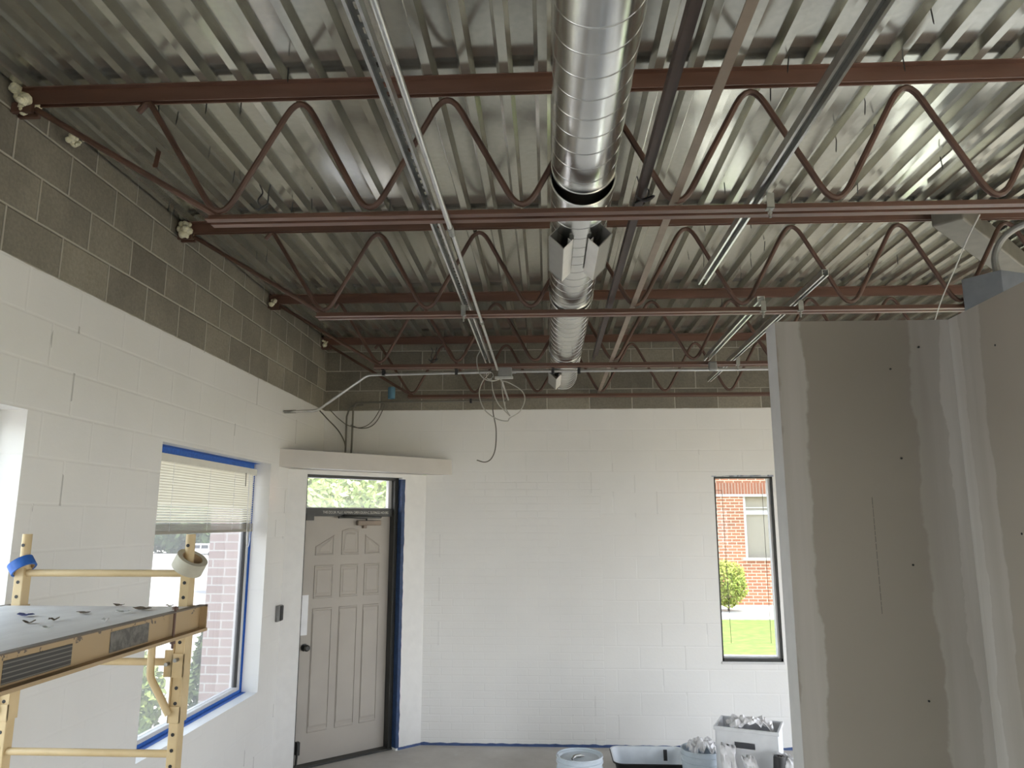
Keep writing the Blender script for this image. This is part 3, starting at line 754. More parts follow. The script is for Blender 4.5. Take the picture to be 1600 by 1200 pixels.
jb = empty('junction_box', (-.33, 5.615, 3.10)); tag(jb, 'square grey electrical box where the two conduits meet above the hanging cables', 'electrical box')
MB().box(-.375, -.27, 5.57, 5.655, 3.085, 3.175).build('box_body', M['grey_box'], jb, bevel=.004)
m = MB(); m.box(-.40, -.26, 5.565, 5.60, 3.068, 3.083); m.build('box_bracket', M['galv'], jb)
m = MB(); m.lathe([(.026, 0), (.030, 0), (.030, .02), (.026, .02)], T(-.44, 5.58, 3.09) @ Matrix.Rotation(R(90), 4, 'X'), 16, closed=True); m.build('bushing', M['galv'], jb, smooth=True)
for (x, Y, lab) in ((1.235, 5.50, 'small grey round-bottomed box on the third joist at the end of the short lit channel'), ):
    o = MB().box(x - .032, x + .032, Y - .03, Y + .0, 3.095, 3.165).build('junction_box', M['grey_box'], bevel=.012); tag(o, lab, 'electrical box')
bc_ = empty('steel_conduit', (-1.4, 7.0, 3.12)); tag(bc_, 'dull conduit along the farthest joist that elbows down to the entry header', 'conduit')
P = [(-.39, 6.99, 3.125), (-1.45, 6.99, 3.122), (-1.86, 7.06, 3.128), (-1.895, 7.10, 3.08), (-1.90, 7.11, 2.585)]
MB().tube(round_path(P, .06, 8), .0095, 10).build('tube', M['pipe_beige'], bc_, smooth=True)
m = MB(); m.box(-.74, -.72, 6.975, 7.005, 3.105, 3.145); m.build('strap', M['black'], bc_)
o = MB().tube(round_path([(-1.955, 7.10, 2.585), (-1.96, 7.11, 3.0), (-1.93, 7.11, 3.10), (-1.80, 7.11, 3.115)], .05, 8), .009, 10).build('riser_pipe', M['pipe_beige'], smooth=True)
tag(o, 'thin vertical pipe rising from the entry header, left of its twin', 'pipe')
# cables
def cable(P, r, mat, label, n=8):
    o = MB().tube(spline(P, n), r, 6).build('cable', M[mat], smooth=True); tag(o, label, 'cable', 'loose cables under the deck'); return o
YC = 5.60
def pc(x, y, Y=YC):
    f = 1160.; ya = R(2.75); pa = R(10.5)
    fw = Vector((-math.sin(ya) * math.cos(pa), math.cos(ya) * math.cos(pa), math.sin(pa))); rt = Vector((math.cos(ya), math.sin(ya), 0)); up = rt.cross(fw)
    d = rt * (x - 800) / f - up * (y - 600) / f + fw
    return Vector((0, 0, 1.99)) + d * (Y / d.y)
# loop anchor points were measured on the photo, each placed at its own depth beside the junction box
cable([pc(752, 545, 5.50), pc(745, 560, 5.52), pc(748, 580, 5.50), pc(757, 592, 5.48), pc(770, 595, 5.50), pc(782, 592, 5.55)], .0045, 'cable', 'grey cable forming the small upper loop left of the grey electrical box')
cable([pc(765, 582, 5.55), pc(752, 600, 5.50), pc(749, 618, 5.47), pc(757, 640, 5.45), pc(775, 654, 5.46), pc(792, 658, 5.48), pc(797, 653, 5.5), pc(812, 643, 5.53), pc(820, 625, 5.56), pc(815, 610, 5.58), pc(795, 598, 5.6), pc(784, 595, 5.6)], .0042, 'cable', 'grey cable forming the widest loop below the grey electrical box')
cable([pc(768, 590, 5.54), pc(770, 610, 5.52), pc(778, 630, 5.52), pc(790, 643, 5.53), pc(797, 650, 5.53)], .004, 'cable', 'short grey cable curving inside the wide loop, left strand')
cable([pc(784, 592, 5.60), pc(785, 612, 5.60), pc(789, 635, 5.60), pc(797, 650, 5.60)], .004, 'cable', 'short grey cable curving inside the wide loop, right strand')
cable([pc(767, 575, 5.57), pc(770, 600, 5.56), pc(770, 640, 5.55), pc(775, 670, 5.54), pc(774, 700, 5.52), pc(768, 716, 5.50), pc(758, 722, 5.48), pc(745, 719, 5.46)], .0042, 'cable_dark', 'longest dark cable hanging straight down with a hooked end')
cable([pc(500, 642, 6.6), pc(512, 655, 6.85), pc(528, 672, 7.0), pc(538, 690, 7.08), pc(540, 705, 7.1)], .006, 'cable_dark', 'dark cable sagging from the left wall bend toward the header')
cable([pc(515, 640, 6.7), pc(530, 655, 6.9), pc(545, 665, 7.05), pc(565, 668, 7.08), pc(582, 658, 7.08), pc(596, 635, 7.08), pc(597, 628, 7.05)], .0045, 'cable_dark', 'dark cable drooping in a curve against the back wall, upper one')
cable([pc(548, 664, 7.08), pc(562, 669, 7.08), pc(578, 667, 7.08), pc(590, 656, 7.08), pc(600, 634, 7.06), pc(594, 628, 7.04)], .0045, 'cable_dark', 'dark cable drooping in a curve against the back wall, lower one')
cable([pc(1531, 335, 2.76), pc(1512, 372, 3.0), pc(1492, 420, 3.4), pc(1472, 466, 3.8), pc(1461, 500, 4.04)], .0028, 'cable', 'thin pale string stretched between joists above the partition corner')
# small things hung under the deck
o = MB().tube([(-1.52, 6.93, 3.20), (-1.47, 6.93, 3.13)], .0, 6).build('x', None); bpy.data.objects.remove(o)
mb = MB(); mb.lathe([(.030, 0), (.034, .0), (.036, .10), (.030, .11), (.0, .11)], T(-1.475, 6.88, 3.135), 14)
tag(mb.build('plastic_cup', M['bluerag'], smooth=True), 'faded blue plastic sleeve stuck at the end of the farthest joist', 'plastic sleeve')
mb = MB(); mb.quadbox([(-1.925, 3.30, 3.70), (-1.900, 3.30, 3.70), (-1.885, 3.30, 3.81), (-1.910, 3.30, 3.81), (-1.925, 3.304, 3.70), (-1.900, 3.304, 3.70), (-1.885, 3.304, 3.81), (-1.910, 3.304, 3.81)])
tag(mb.build('hanging_strap', M['primer']), 'short flat brown metal strap hanging from the deck near the left wall', 'strap')
def tie(x, Y, lab):
    m = MB(); random.seed(int(x * 100) + 9)
    for s in (-1, 1):
        m.tube(spline([(x + s * .012, Y, 3.20), (x + s * .020, Y - .01, 3.23), (x + s * .012, Y + .01, 3.27), (x + s * .022, Y, 3.30)], 4), .0032, 5)
    m.tube(spline([(x - .035, Y - .04, 3.20), (x, Y - .055, 3.17), (x + .035, Y - .04, 3.20), (x, Y, 3.205), (x - .03, Y + .02, 3.20)], 4), .004, 5)
    tag(m.build('tie_wire', M['black'], smooth=True), lab, 'wire')
tie(-1.105, 2.69, 'twisted black tie wire on the nearest joist close to the left wall')
tie(.375, 2.69, 'twisted black tie wire on the nearest joist where the dark angle crosses')
tie(-.86, 5.50, 'twisted black tie wire on the third joist left of the hanging cables')

# deck screws poking through ---------------------------------------------------------
pts = [(248, 165), (278, 180), (323, 163), (377, 162), (328, 233), (366, 272), (374, 302), (265, 318), (273, 325), (450, 112), (457, 320), (487, 315), (401, 395), (417, 400), (610, 318),
       (1204, 143), (1352, 162), (1307, 222), (1132, 290), (1272, 273), (1237, 316), (1528, 302), (1455, 18), (1411, 92), (1366, 200), (1195, 381), (1173, 407), (1158, 430), (1402, 402), (1357, 415),
       (1040, 396), (1077, 421), (1100, 407), (1128, 470), (1096, 487), (1172, 345), (1100, 350), (1232, 95), (1597, 425), (1470, 250), (1340, 290)]
scr = None
for i, (px, py) in enumerate(pts):
    f = 1160.; q = pc(px, py, 1.0) - Vector((0, 0, 1.99)); k = (3.74 - 1.99) / q.z; x, y = q.x * k, q.y * k
    if scr is None:
        m = MB(); m.tube([(0, 0, .012), (0, 0, -.045), (0, 0, -.055)], [.0028, .0028, .0008], 6); scr = m.build('deck_screw', M['black'])
        tag(scr, 'dark screw tip poking down through the metal roof deck', 'screw', 'screw tips poking through the deck'); o = scr
    else: o = scr.copy(); COL.objects.link(o)
    o.location = (x, y, 3.745); o.rotation_euler = (random.uniform(-.12, .12), random.uniform(-.12, .12), 0)

# diagonal box duct and fittings right of the picture ------------------------------------
mb = MB(); a = Vector((2.20, 3.95, 3.66)); b = Vector((4.4, 6.15, 3.66)); d = (b - a).normalized(); sd_ = Vector((d.y, -d.x, 0))
mb.obox((a + b) / 2, d, sd_, (0, 0, 1), (b - a).length, .16, .12)
tag(mb.build('box_duct', M['pipe_beige'], bevel=.01), 'grey rectangular duct running diagonally under the deck above the partition', 'duct')
eb = empty('electrical_box', (2.42, 4.0, 3.2)); tag(eb, 'large grey electrical box with a curved pipe, above the partition at the right', 'electrical box')
mb = MB(); mb.quadbox([(2.30, 4.06, 3.10), (2.42, 3.90, 3.10), (2.58, 3.96, 3.10), (2.46, 4.12, 3.10), (2.30, 4.06, 3.31), (2.42, 3.90, 3.31), (2.58, 3.96, 3.31), (2.46, 4.12, 3.31)])
mb.build('box_body', M['blue_box'], eb, bevel=.003)
MB().tube(spline([(2.45, 3.98, 3.30), (2.45, 3.98, 3.42), (2.50, 3.95, 3.52), (2.62, 3.90, 3.58), (2.85, 3.85, 3.60), (3.2, 3.85, 3.60)], 6), .018, 10).build('curved_pipe', M['grey_box'], eb, smooth=True)

# wall box
wb = empty('wall_switch_box', (-2.17, 6.14, 1.26)); tag(wb, 'small grey switch box on the left wall beside the entry door', 'switch box')
MB().box(-2.189, -2.165, 6.08, 6.185, 1.20, 1.325).build('box_body', M['grey_box'], wb, bevel=.004)
MB().box(-2.166, -2.158, 6.125, 6.18, 1.205, 1.32).build('box_cover', M['black'], wb, bevel=.002)

# scaffold -----------------------------------------------------------------------------
sx0, sx1, sy0, sy1 = -1.915, -1.300, .93, 2.70
sf = empty('scaffold', (-1.6, 1.8, 0)); tag(sf, 'yellow baker scaffold with a plywood platform coloured as if lit, by the left windows', 'scaffold')
def post(x, y):
    m = MB(); m.box(x - .0175, x + .0175, y - .022, y + .022, .14, 1.825)
    return m.build('post', M['scaf'], sf, bevel=.003)
hole0 = None
for (x, y) in ((sx0, sy1), (sx1, sy1), (sx0, sy0), (sx1, sy0)):
    p = post(x, y)
    m = MB(); m.tube([(x, y, 1.82), (x, y, 1.945)], .0165, 14); m.tube([(x, y, 1.82), (x, y, 1.835)], .021, 14); m.build('coupling_pin', M['scaf'], p, smooth=True)
    if y == sy1:
        for q in range(18):
            z = 1.775 - q * .0508
            if hole0 is None:
                hole0 = MB().lathe([(0, 0), (.0062, 0), (.0062, .0012), (0, .0012)], Matrix.Rotation(R(90), 4, 'X'), 10).build('pin_hole', M['black'])
                h_ = hole0
            else: h_ = hole0.copy(); COL.objects.link(h_)
            h_.parent = p; h_.location = (x, y - .0222, z)
        h_ = hole0.copy(); COL.objects.link(h_); h_.parent = p; h_.location = (x, y - .0172, 1.905)
    m = MB(); m.lathe([(0, -.018), (.062, -.018), (.064, 0), (.062, .018), (0, .018)], T(x, y, .064) @ Matrix.Rotation(R(90), 4, 'Y'), 20); m.build('caster', M['black'], p, smooth=True)
    MB().box(x - .03, x + .03, y - .03, y + .03, .125, .14).build('caster_plate', M['galv_dull'], p)
for y in (sy0, sy1):
    for z in (1.806, 1.502, 1.200, .896, .592, .29):
        MB().tube([(sx0 + .016, y, z), (sx1 - .016, y, z)], .0128, 12).build('rung', M['scaf'], sf, smooth=True)
pl = empty('platform', (-1.6, 1.8, 1.6)); attach(pl, sf); pl.location = (-1.6, 1.8, 1.6)
zr0, zr1 = 1.603, 1.694
for (xx, s) in ((sx1 + .035, 1), (sx0 - .035, -1)):
    m = MB(); ya, yb = sy0 + .03, sy1 + .045
    m.box(min(xx, xx - s * .004), max(xx, xx - s * .004), ya, yb, zr0, zr1)
    m.box(min(xx, xx + s * .020), max(xx, xx + s * .020), ya, yb, zr1 - .004, zr1)
    m.box(min(xx, xx + s * .030), max(xx, xx + s * .030), ya, yb, zr0, zr0 + .010)
    m.box(min(xx, xx + s * .026), max(xx, xx + s * .026), yb - .004, yb, zr0, zr1)
    m.build('side_rail', M['scaf_rail'], pl)
x = sx1 + .0355
MB().box(x, x + .0012, 2.18, 2.39, 1.618, 1.676).build('worn_label', M['label'], pl)
MB().box(x, x + .0012, 1.75, 2.005, 1.618, 1.672).build('striped_label', M['label2'], pl, bevel=.0005)
m = MB(); m.tube([(x + .012, 2.53, 1.71), (x + .012, 2.53, 1.575)], .0045, 8); m.lathe([(0, 0), (.009, 0), (.009, .01), (0, .01)], T(x + .012, 2.53, 1.590), 8); m.lathe([(0, 0), (.010, 0), (.010, .008), (0, .008)], T(x + .012, 2.53, 1.700), 8)
m.build('locking_bolt', M['rod'], pl)
MB().box(sx0 - .031, sx1 + .031, sy0 + .03, sy1 - .026, 1.676, 1.694).build('deck_board', M['ply'], pl)
# sliding bracket with its bent tube brace, one at each far post
for x in (sx1, sx0):
    m = MB(); m.box(x + .018, x + .022, sy1 - .028, sy1 + .026, 1.305, 1.694); m.box(x - .022, x + .022, sy1 - .028, sy1 - .0225, 1.305, 1.36) ; m.box(x - .022, x - .018, sy1 - .028, sy1 + .026, 1.305, 1.60)
    m.box(x - .022, x + .022, sy1 - .028, sy1 - .0225, 1.455, 1.535)
    m.box(x - .052, x - .018, sy1 - .020, sy1 - .014, 1.455, 1.545)
    m.build('bracket_sleeve', M['scaf'], sf, bevel=.001)
    MB().tube(round_path([(x - .085, sy1 - .05, 1.605), (x - .085, sy1 - .045, 1.46), (x - .015, sy1 - .032, 1.335)], .06, 8), .0125, 12).build('bent_brace', M['scaf'], sf, smooth=True)
    m = MB(); m.lathe([(0, 0), (.007, 0), (.007, .02), (0, .02)], T(x - .035, sy1 - .022, 1.50) @ Matrix.Rotation(R(90), 4, 'X'), 8); m.build('latch_pin', M['galv_dull'], sf); m = MB(); m.lathe([(0, 0), (.007, 0), (.007, .02), (0, .02)], T(x, sy1 - .03, 1.515) @ Matrix.Rotation(R(90), 4, 'X'), 8)
    m.build('latch_pin', M['galv_dull'], sf)
# tape rolls on the posts
def roll(loc, r0, r1, w_, rx, ry, mat, label):
    mb = MB(); m = T(*loc) @ Matrix.Rotation(ry, 4, 'Y') @ Matrix.Rotation(rx, 4, 'X')
    mb.lathe([(r0, -w_ / 2), (r1, -w_ / 2), (r1, w_ / 2), (r0, w_ / 2)], m, 40, closed=True)
    o = mb.build('tape_roll', M[mat], smooth=True); tag(o, label, 'tape roll')
    mb = MB(); mb.lathe([(r0 - .003, -w_ / 2 + .001), (r0 - .0004, -w_ / 2 + .001), (r0 - .0004, w_ / 2 - .001), (r0 - .003, w_ / 2 - .001)], m, 40, closed=True)
    c = mb.build('cardboard_core', M['cardboard'], smooth=True); c.parent = o
    return o
roll((sx1 + .008, sy1 - .01, 1.842), .037, .055, .048, R(12), R(31), 'white_tape', 'cream masking tape roll slipped over the right scaffold post')
roll((sx0 - .0, sy1 - .01, 1.832), .036, .043, .036, R(-4), R(-36), 'tape', 'blue tape roll slipped over the left scaffold post')
# scraps on the platform
random.seed(11)
def scrap(x, y, l, w_, a, mat, label, lift=.006):
    m = MB(); ca, sa = math.cos(a), math.sin(a); P = []
    for i in range(5):
        u = i / 4 - .5; row = []
        for v in (-.5, 0, .5):
            xx = l * u * (1 - .3 * abs(v)); yy = w_ * v; z = 1.6955 + abs(u) * lift * 1.6 + random.uniform(0, lift)
            row.append((x + xx * ca - yy * sa, y + xx * sa + yy * ca, z))
        P.append(row)
    m.grid(P); o = m.build('paint_scrap', M[mat], solid=.0012); tag(o, label, 'scrap', 'scraps lying on the scaffold platform')
def on_top(px, py):
    q = pc(px, py, 1.0) - Vector((0, 0, 1.99)); k = (1.695 - 1.99) / q.z; return q.x * k, q.y * k
for (px, py, l, w_, mat, lab) in ((40, 963, .045, .03, 'blue_scrap', 'dark blue tape scrap on the scaffold platform'),
        (45, 974, .035, .02, 'brown_scrap', 'thin brown chip just below the dark blue scrap on the platform'), (72, 983, .035, .02, 'white_scrap', 'pale curled chip near the platform rail at the left'),
        (84, 970, .03, .015, 'brown_scrap', 'tiny brown sliver on the platform between blue scrap and dark chip'), (130, 959, .05, .02, 'brown_scrap', 'long dark chip at the middle of the scaffold platform'),
        (193, 958, .05, .03, 'white_scrap', 'white curled chip at the middle right of the platform'), (222, 953, .07, .03, 'brown_scrap', 'largest dark flake near the right end of the platform'),
        (265, 949, .025, .02, 'white_scrap', 'small white upright chip at the right end of the platform'), (187, 947, .04, .02, 'brown_scrap', 'thin dark chip at the far edge of the platform'),
        (164, 971, .02, .015, 'white_scrap', 'white crumb beside the platform rail')):
    x, y = on_top(px, py); y = min(y, sy1 - .04); scrap(x, y, l, w_, random.uniform(-.5, .5), mat, lab)

# buckets and tub on the floor -----------------------------------------------------------
def bucket(x, y, r, hgt, label, mat):
    b = empty('paint_bucket', (x, y, 0)); tag(b, label, 'bucket', 'paint buckets on the floor')
    m = MB(); m.lathe([(0, .002), (r * .86, .002), (r * .985, hgt - .09), (r * 1.03, hgt - .088), (r * 1.03, hgt - .078), (r * .99, hgt - .076), (r * .995, hgt - .045), (r * 1.04, hgt - .043), (r * 1.04, hgt - .033), (r, hgt - .03), (r, hgt - .004), (r * 1.03, hgt), (r * 1.03, hgt + .003), (r * .97, hgt + .003), (r * .95, hgt - .02), (r * .84, .01), (0, .01)], T(x, y, 0), 40)
    m.build('pail', M[mat], b, smooth=True)
    return b
b1 = bucket(.205, 5.60, .158, .385, 'pale blue paint-splashed bucket with a lid, leftmost on the floor', 'bucket')
m = MB(); m.lathe([(0, .372), (.05, .373), (.10, .370), (.135, .368), (.145, .380), (.160, .384), (.164, .378)], T(.205, 5.60, 0), 36); m.build('bucket_lid', M['bucket'], b1, smooth=True)
m = MB(); m.tube(spline([(.15, 5.52, .378), (.17, 5.55, .388), (.20, 5.58, .385), (.235, 5.60, .380)], 4), [.008] * 3 + [.012] * 7 + [.006] * 3, 8); m.build('paint_skin', M['galv_dull'], b1, smooth=True)
b2 = bucket(1.13, 5.99, .155, .33, 'bucket stuffed with crumpled film, between the black tub and the white bin', 'bucket')
random.seed(5)
def crumple(name, c, ext, mat, n=14, seed=1, parent=None, amp=.35):
    m = MB(); P = []
    for i in range(n + 1):
        row = []
        for k in range(n + 1):
            u = i / n * 2 - 1; v = k / n * 2 - 1
            q = Vector((u * 3.3 + seed, v * 3.3, seed * 1.7)); nn = mnoise.noise(q) + .6 * mnoise.noise(q * 2.3) + .4 * mnoise.noise(q * 5)
            row.append((c[0] + ext[0] * (u + .15 * mnoise.noise(q * 2 + Vector((9, 0, 0)))), c[1] + ext[1] * (v + .15 * mnoise.noise(q * 2 + Vector((0, 9, 0)))), c[2] + ext[2] * ((1 - (u * u + v * v) * .5) + amp * nn)))
        P.append(row)
    m.grid(P); return m.build(name, M[mat], parent, solid=.002)
o = crumple('plastic_film', (1.13, 5.99, .315), (.10, .10, .065), 'film', 16, 3, amp=.9); tag(o, 'crumpled clear white film bunched in the second bucket', 'plastic film')
tb = empty('mixing_tub', (.79, 6.37, 0)); tag(tb, 'black tub coated inside with white paint, between the two buckets', 'tub')
def rrect(cx, cy, a, b, r, n=5):
    out = []
    for (sx_, sy_, a0) in ((1, 1, 0), (-1, 1, 90), (-1, -1, 180), (1, -1, 270)):
        for k in range(n + 1):
            t_ = R(a0 + 90 * k / n); out.append((cx + sx_ * (a - r) + r * math.cos(t_), cy + sy_ * (b - r) + r * math.sin(t_)))
    return out
def loft(rings):
    m = MB(); n = len(rings[0][0]); b = 0
    for (poly, z) in rings: m.v += [(x, y, z) for x, y in poly]
    for i in range(len(rings) - 1):
        for k in range(n):
            k2 = (k + 1) % n; m.f.append([i * n + k, i * n + k2, (i + 1) * n + k2, (i + 1) * n + k])
    return m
cx, cy = .79, 6.40
m = loft([(rrect(cx, cy, .25, .19, .06), .003), (rrect(cx, cy, .29, .225, .07), .150), (rrect(cx, cy, .305, .24, .08), .153), (rrect(cx, cy, .305, .24, .08), .160), (rrect(cx, cy, .296, .231, .075), .162)])
m.f.append(list(range(24))[::-1]); m.build('tub_shell', M['black'], tb, smooth=True)
m = loft([(rrect(cx, cy, .300, .235, .08), .1635), (rrect(cx, cy, .288, .222, .07), .160), (rrect(cx, cy, .245, .185, .055), .012)])
m.f.append([2 * 24 + k for k in range(24)]); m.build('paint_coating', M['wetpaint'], tb, smooth=True)
m = MB(); m.quadbox([(.925, 6.575, .07), (.955, 6.575, .07), (.955, 6.590, .15), (.925, 6.590, .15), (.925, 6.57, .07), (.955, 6.57, .07), (.955, 6.585, .15), (.925, 6.585, .15)]); m.build('bare_patch', M['black'], tb)
# tall white bin with a hand slot
bn = empty('storage_bin', (1.38, 5.55, 0)); tag(bn, 'white plastic bin with a hand slot, tallest of the things on the floor', 'bin')
yaw = Matrix.Translation((1.385, 5.60, 0)) @ Matrix.Rotation(R(-22), 4, 'Z')
def bb(m, x0, x1, y0, y1, z0, z1):
    m.quadbox([yaw @ Vector(p) for p in ((x0, y0, z0), (x1, y0, z0), (x1, y1, z0), (x0, y1, z0), (x0, y0, z1), (x1, y0, z1), (x1, y1, z1), (x0, y1, z1))])
m = MB(); hw, hd, ht = .205, .15, .60
bb(m, -hw, -.08, -hd, -hd + .006, 0, ht); bb(m, .055, hw, -hd, -hd + .006, 0, ht); bb(m, -.08, .055, -hd, -hd + .006, ht - .085, ht); bb(m, -.08, .055, -hd, -hd + .006, 0, ht - .125)
bb(m, -hw, -hw + .006, -hd, hd, 0, ht); bb(m, hw - .006, hw, -hd, hd, 0, ht); bb(m, -hw, hw, hd - .006, hd, 0, ht); bb(m, -hw, hw, -hd, hd, 0, .006)
m.build('bin_body', M['white_plastic'], bn)
m = MB(); bb(m, -hw - .010, hw + .010, -hd - .012, -hd + .001, ht - .02, ht + .004); bb(m, -hw - .010, hw + .010, hd - .001, hd + .010, ht - .02, ht + .004); bb(m, -hw - .01, -hw, -hd, hd, ht - .02, ht + .004); bb(m, hw, hw + .01, -hd, hd, ht - .02, ht + .004)
m.build('bin_rim', M['white_plastic'], bn, bevel=.003)
o = crumple('plastic_film', (1.39, 5.61, .585), (.15, .10, .05), 'film', 16, 8, amp=.9); tag(o, 'crumpled white film heaped in the top of the white bin', 'plastic film')
def drape(P0, P1, P2, w_, mat, lab, seed, name='plastic_film', cat='plastic film'):
    m = MB(); C = spline([P0, P1, P2], 8); P = []
    for i, p in enumerate(C):
        row = []
        for k in range(7):
            v = k / 6 - .5; q = Vector((i * .35 + seed, v * 5, seed)); row.append(p + Vector((v * w_, -.035 * abs(math.sin(v * 9 + i * .3)) + .03 * mnoise.noise(q), .02 * mnoise.noise(q * 2))))
        P.append(row)
    m.grid(P); o = m.build(name, M[mat], solid=.002, smooth=True, angle=80); tag(o, lab, cat); return o
drape((1.185, 5.42, .52), (1.19, 5.38, .36), (1.23, 5.36, .02), .10, 'film', 'strip of white film hanging down the left front of the white bin', 2)
drape((1.30, 5.36, .47), (1.33, 5.33, .34), (1.36, 5.32, .02), .085, 'film', 'twisted white film hanging below the hand slot of the bin', 5)
mb = MB(); mb.lathe([(.0, 0), (.038, 0), (.040, .01), (.040, .30), (.036, .31), (.018, .31), (.018, .30), (0, .30)], T(1.475, 5.27, .18) @ Matrix.Rotation(R(3), 4, 'Y'), 20)
mb2 = MB(); 
o = mb.build('paint_roller_cover', M['black'], smooth=True); tag(o, 'upright dark roller standing before the white bin beside crumpled rags', 'roller cover')
o = MB().box(1.40, 1.56, 5.19, 5.36, 0, .178).build('cardboard_box', M['cardboard'], bevel=.003); tag(o, 'low cardboard box under the dark roller at the bin', 'box')
drape((1.50, 5.36, .49), (1.56, 5.27, .44), (1.60, 5.22, .12), .10, 'film', 'bunched white rag hanging beside the dark roller', 9, 'rag', 'rag')
o = crumple('rag', (1.585, 5.30, .20), (.055, .06, .16), 'film', 12, 12, amp=.8); tag(o, 'crumpled white rag heaped against the partition side of the bin', 'rag')

# outside --------------------------------------------------------------------------------
mb = MB(); ysl = [-60, 5, 160]; zsl = [-.10, -.10, -.10 - .029 * 155]
mb.grid([[(-260, y, z), (-2.42, y, z)] for y, z in zip(ysl, zsl)]); struct(mb.build('parking_lot', M['asphalt']))
struct(MB().box(-2.42, 60, -60, YR - .25, -.2, -.10).build('rear_pavement', M['tan_bounce_paving']))
struct(MB().box(-2.42, 60, YB + WT, 60, -.2, -.02).build('lawn', M['grass']))
struct(MB().box(XR + WT, 60, -10, YB + WT, -.2, -.03).build('side_paving', M['tan_bounce_paving']))
struct(MB().box(-2.42, 40, 16.3, 21, -.1, .0).build('sidewalk', M['concrete_walk']))
struct(MB().box(-2.42, 40, 7.4, 12.0, -.1, .0).build('walkway', M['concrete_walk']))
bd = empty('brick_building', (8, 19, 0)); tag(bd, 'red brick building with a tan window, seen through the narrow window', 'building')
fy = 18.9
m = MB(); wall_y(m, fy, fy + .3, -1.0, 20, 0, 4.6, [(4.83, 7.6, 1.12, 2.62)]); m.build('brick_wall', M['brick_far'], bd)
MB().box(3.95, 7.9, fy - .012, fy, 2.66, 2.94).build('soldier_course', M['soldier'], bd)
m = MB(); m.box(3.5, 7.9, fy - .03, fy - .001, 2.60, 2.66); m.build('stone_lintel', M['concrete_walk'], bd)
m = MB(); m.box(4.83, 7.6, fy + .12, fy + .16, 1.12, 2.62); m.build('window_panel', M['tan'], bd)
m = MB(); m.box(4.83, 7.6, fy + .08, fy + .12, 2.16, 2.26); m.box(4.83, 4.90, fy + .06, fy + .12, 1.12, 2.62); m.box(4.83, 7.6, fy + .10, fy + .12, 2.32, 2.34); m.build('window_rail', M['white_frame'], bd)
m = MB(); m.box(4.75, 7.7, fy - .05, fy + .1, 1.06, 1.12); m.build('window_ledge', M['concrete_walk'], bd)
m = MB(); m.box(-1.4, 20.4, fy - .5, fy + .6, 4.6, 4.9); m.build('roof_edge', M['concrete_walk'], bd)
def leaves(c, ext, n, size, seed, shape='ball'):
    random.seed(seed); m = MB()
    for i in range(n):
        while True:
            u = Vector((random.uniform(-1, 1), random.uniform(-1, 1), random.uniform(-1, 1)))
            if .55 < u.length < 1.0: break
        lump = 1 + .22 * mnoise.noise(u * 2.2 + Vector((seed, 0, 0)))
        if shape == 'cone': k = (1 - (u.z * .5 + .5)) * .9 + .12; u = Vector((u.x * k, u.y * k, u.z))
        p = Vector(c) + Vector((u.x * ext[0], u.y * ext[1], u.z * ext[2])) * lump
        a = Vector((random.gauss(0, 1), random.gauss(0, 1), random.gauss(0, 1))).normalized(); b = a.orthogonal().normalized(); s = size * random.uniform(.6, 1.3)
        q = len(m.v); m.v += [tuple(p - a * s), tuple(p - b * s * .5), tuple(p + a * s), tuple(p + b * s * .5)]; m.f.append([q, q + 1, q + 2, q + 3])
    return m
def plant(name, c, ext, n, size, seed, mat, label, cat, shape='ball', group=None, ground=0.):
    r = empty(name, (c[0], c[1], ground)); tag(r, label, cat, group)
    leaves(c, ext, n, size, seed, shape).build('foliage', M[mat], r)
    MB().tube([(c[0], c[1], ground), (c[0], c[1], c[2])], max(.02, ext[0] * .06), 8).build('stem', M['bark'], r)
    return r
plant('shrub', (4.05, 17.6, .62), (.42, .4, .50), 2600, .045, 21, 'leaf_gold', 'golden green shrub before the brick building, seen through the narrow window', 'shrub')
gz = lambda y: -.10 - .029 * max(0, y - 5)
for i, (x, y, e, hh, mat, lab) in enumerate(((-3.95, 6.9, .45, .50, 'leaf_light', 'light green hedge shrub outside the large left window, right beside the brick pier'), (-5.0, 7.7, .60, .50, 'leaf_light', 'pale green hedge shrub outside the large left window, middle of the row'),
        (-6.2, 8.8, .65, .52, 'leaf_light', 'light green hedge shrub outside the large left window, left of the row'), (-3.1, 5.3, .38, .42, 'leaf_light', 'low green shrub directly under the large left window'), (-7.6, 9.9, .75, .55, 'leaf_light', 'light green hedge shrub farthest left outside the window'))):
    plant('shrub', (x, y, hh + gz(y)), (e, e, hh), 2600, .045, 30 + i, mat, lab, 'shrub', group='hedge shrubs outside the left window', ground=gz(y))
plant('shrub', (-3.15, 6.95, .42), (.30, .30, .62), 1800, .035, 55, 'leaf_dark', 'dark pointed juniper outside the left window next to the brick pier', 'shrub', 'cone', ground=-.1)
for i, (x, y, ex, ez, lab) in enumerate(((-92, 138, 9, 9, 'leafy green tree beyond the parking lot, leftmost in the window'), (-75, 151, 9.5, 9, 'leafy green tree beyond the parking lot, behind the left half of the window'), (-58, 138, 9, 9, 'leafy green tree beyond the parking lot behind the white van'), (-42, 151, 9.5, 10, 'leafy green tree beyond the parking lot, right of the van'))):
    plant('tree', (x, y, gz(y) + ez * .9), (ex, 6, ez), 2600, 1.1, 70 + i, 'leaf_dark', lab, 'tree', group='trees beyond the parking lot', ground=gz(y))
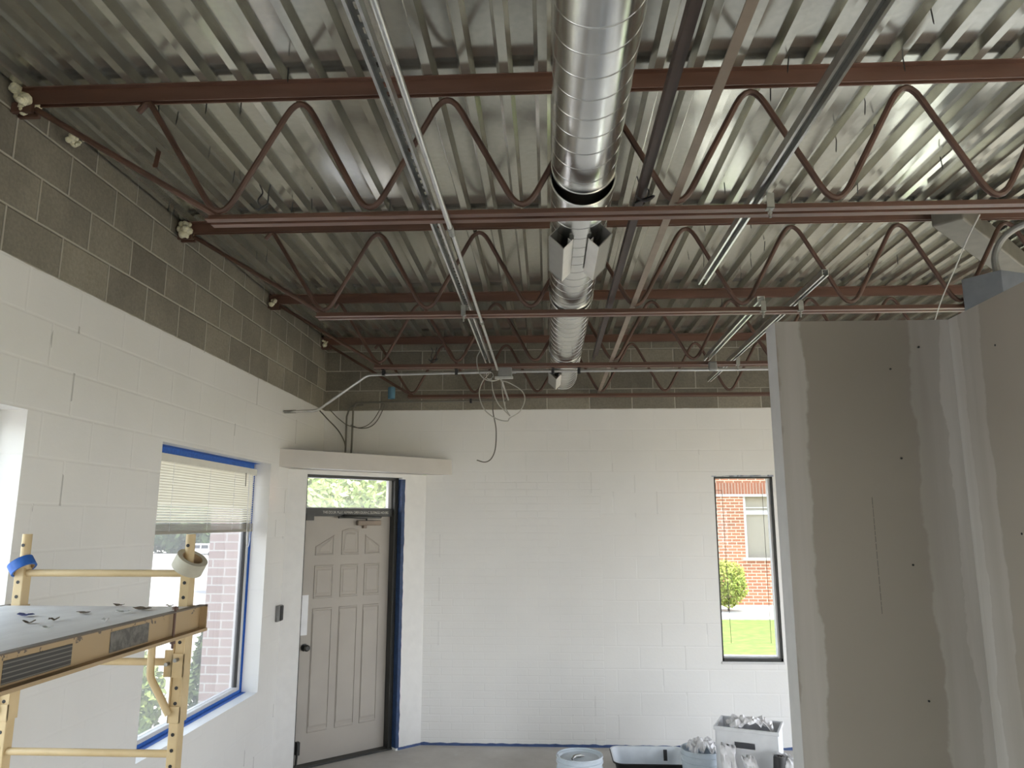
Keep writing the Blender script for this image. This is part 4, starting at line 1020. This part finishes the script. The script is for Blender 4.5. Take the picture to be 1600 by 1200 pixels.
for i, (x, y, lab) in enumerate(((-11.5, 31, 'sunlit tree seen at the left of the door transom'), (-9.2, 37, 'sunlit tree seen in the middle of the door transom'), (-4.8, 31, 'sunlit tree seen at the right of the door transom'))):
    plant('tree', (x, y, 3.2), (2.6, 2.2, 2.6), 4200, .22, 90 + i, 'leaf_light', lab, 'tree', group='trees outside the entry', ground=gz(y))
# brick pier beside the window, soffit over the entry
tag(MB().box(-2.74, -2.43, 6.02, 6.45, -.1, 3.5).build('brick_pier', M['brick_pier']), 'pinkish brick pier just outside the far edge of the large left window', 'pier')
mb = MB(); mb.box(-3.6, -1.3, 7.37, 11.5, 2.72, 2.80)
for i in range(14): mb.box(-3.6, -1.3, 7.55 + i * .28, 7.58 + i * .28, 2.69, 2.72)
tag(mb.build('soffit', M['soffit']), 'tan boarded soffit outside above the entry door', 'soffit')
tag(MB().quadbox([(-3.55, 8.6, -.1), (-3.18, 8.6, -.1), (-3.18, 8.66, -.1), (-3.55, 8.66, -.1), (-3.62, 8.6, 1.35), (-3.28, 8.6, 1.35), (-3.28, 8.66, 1.35), (-3.62, 8.66, 1.35)]).build('sign_panel', M['slate']), 'slate grey panel standing outside the large left window before the hedge', 'panel')
# van
vy = 120; vz = gz(vy); vx = -55.6
vn = empty('van', (vx, vy, vz)); tag(vn, 'white van parked across the lot, seen through the large left window', 'van')
m = MB(); prof_ = [(-2.8, .35), (2.6, .35), (2.6, 1.75), (2.45, 1.95), (-1.5, 1.95), (-2.0, 1.65), (-2.45, 1.15), (-2.8, 1.0)]
Mv = Matrix(((1, 0, 0, vx), (0, 0, 1, vy), (0, 1, 0, vz), (0, 0, 0, 1)))
m.prism(prof_, -.95, .95, Mv); m.build('body', M['van'], vn, bevel=.05)
m = MB()
for (a, b, c_) in ((-2.0, -1.25, .35), (-1.1, -.1, 0), (.1, 1.2, 0), (1.4, 2.4, 0)): m.prism([(a, 1.2), (b, 1.2), (b, 1.72), (a + c_, 1.72)], -.97, -.951, Mv)
m.build('side_window', M['van_glass'], vn)
for q in (-1.7, 1.6):
    m = MB(); m.lathe([(0, 0), (.36, 0), (.36, .25), (0, .25)], T(vx + q, vy - .97, vz + .36) @ Matrix.Rotation(R(-90), 4, 'X'), 20); m.build('wheel', M['black'], vn)
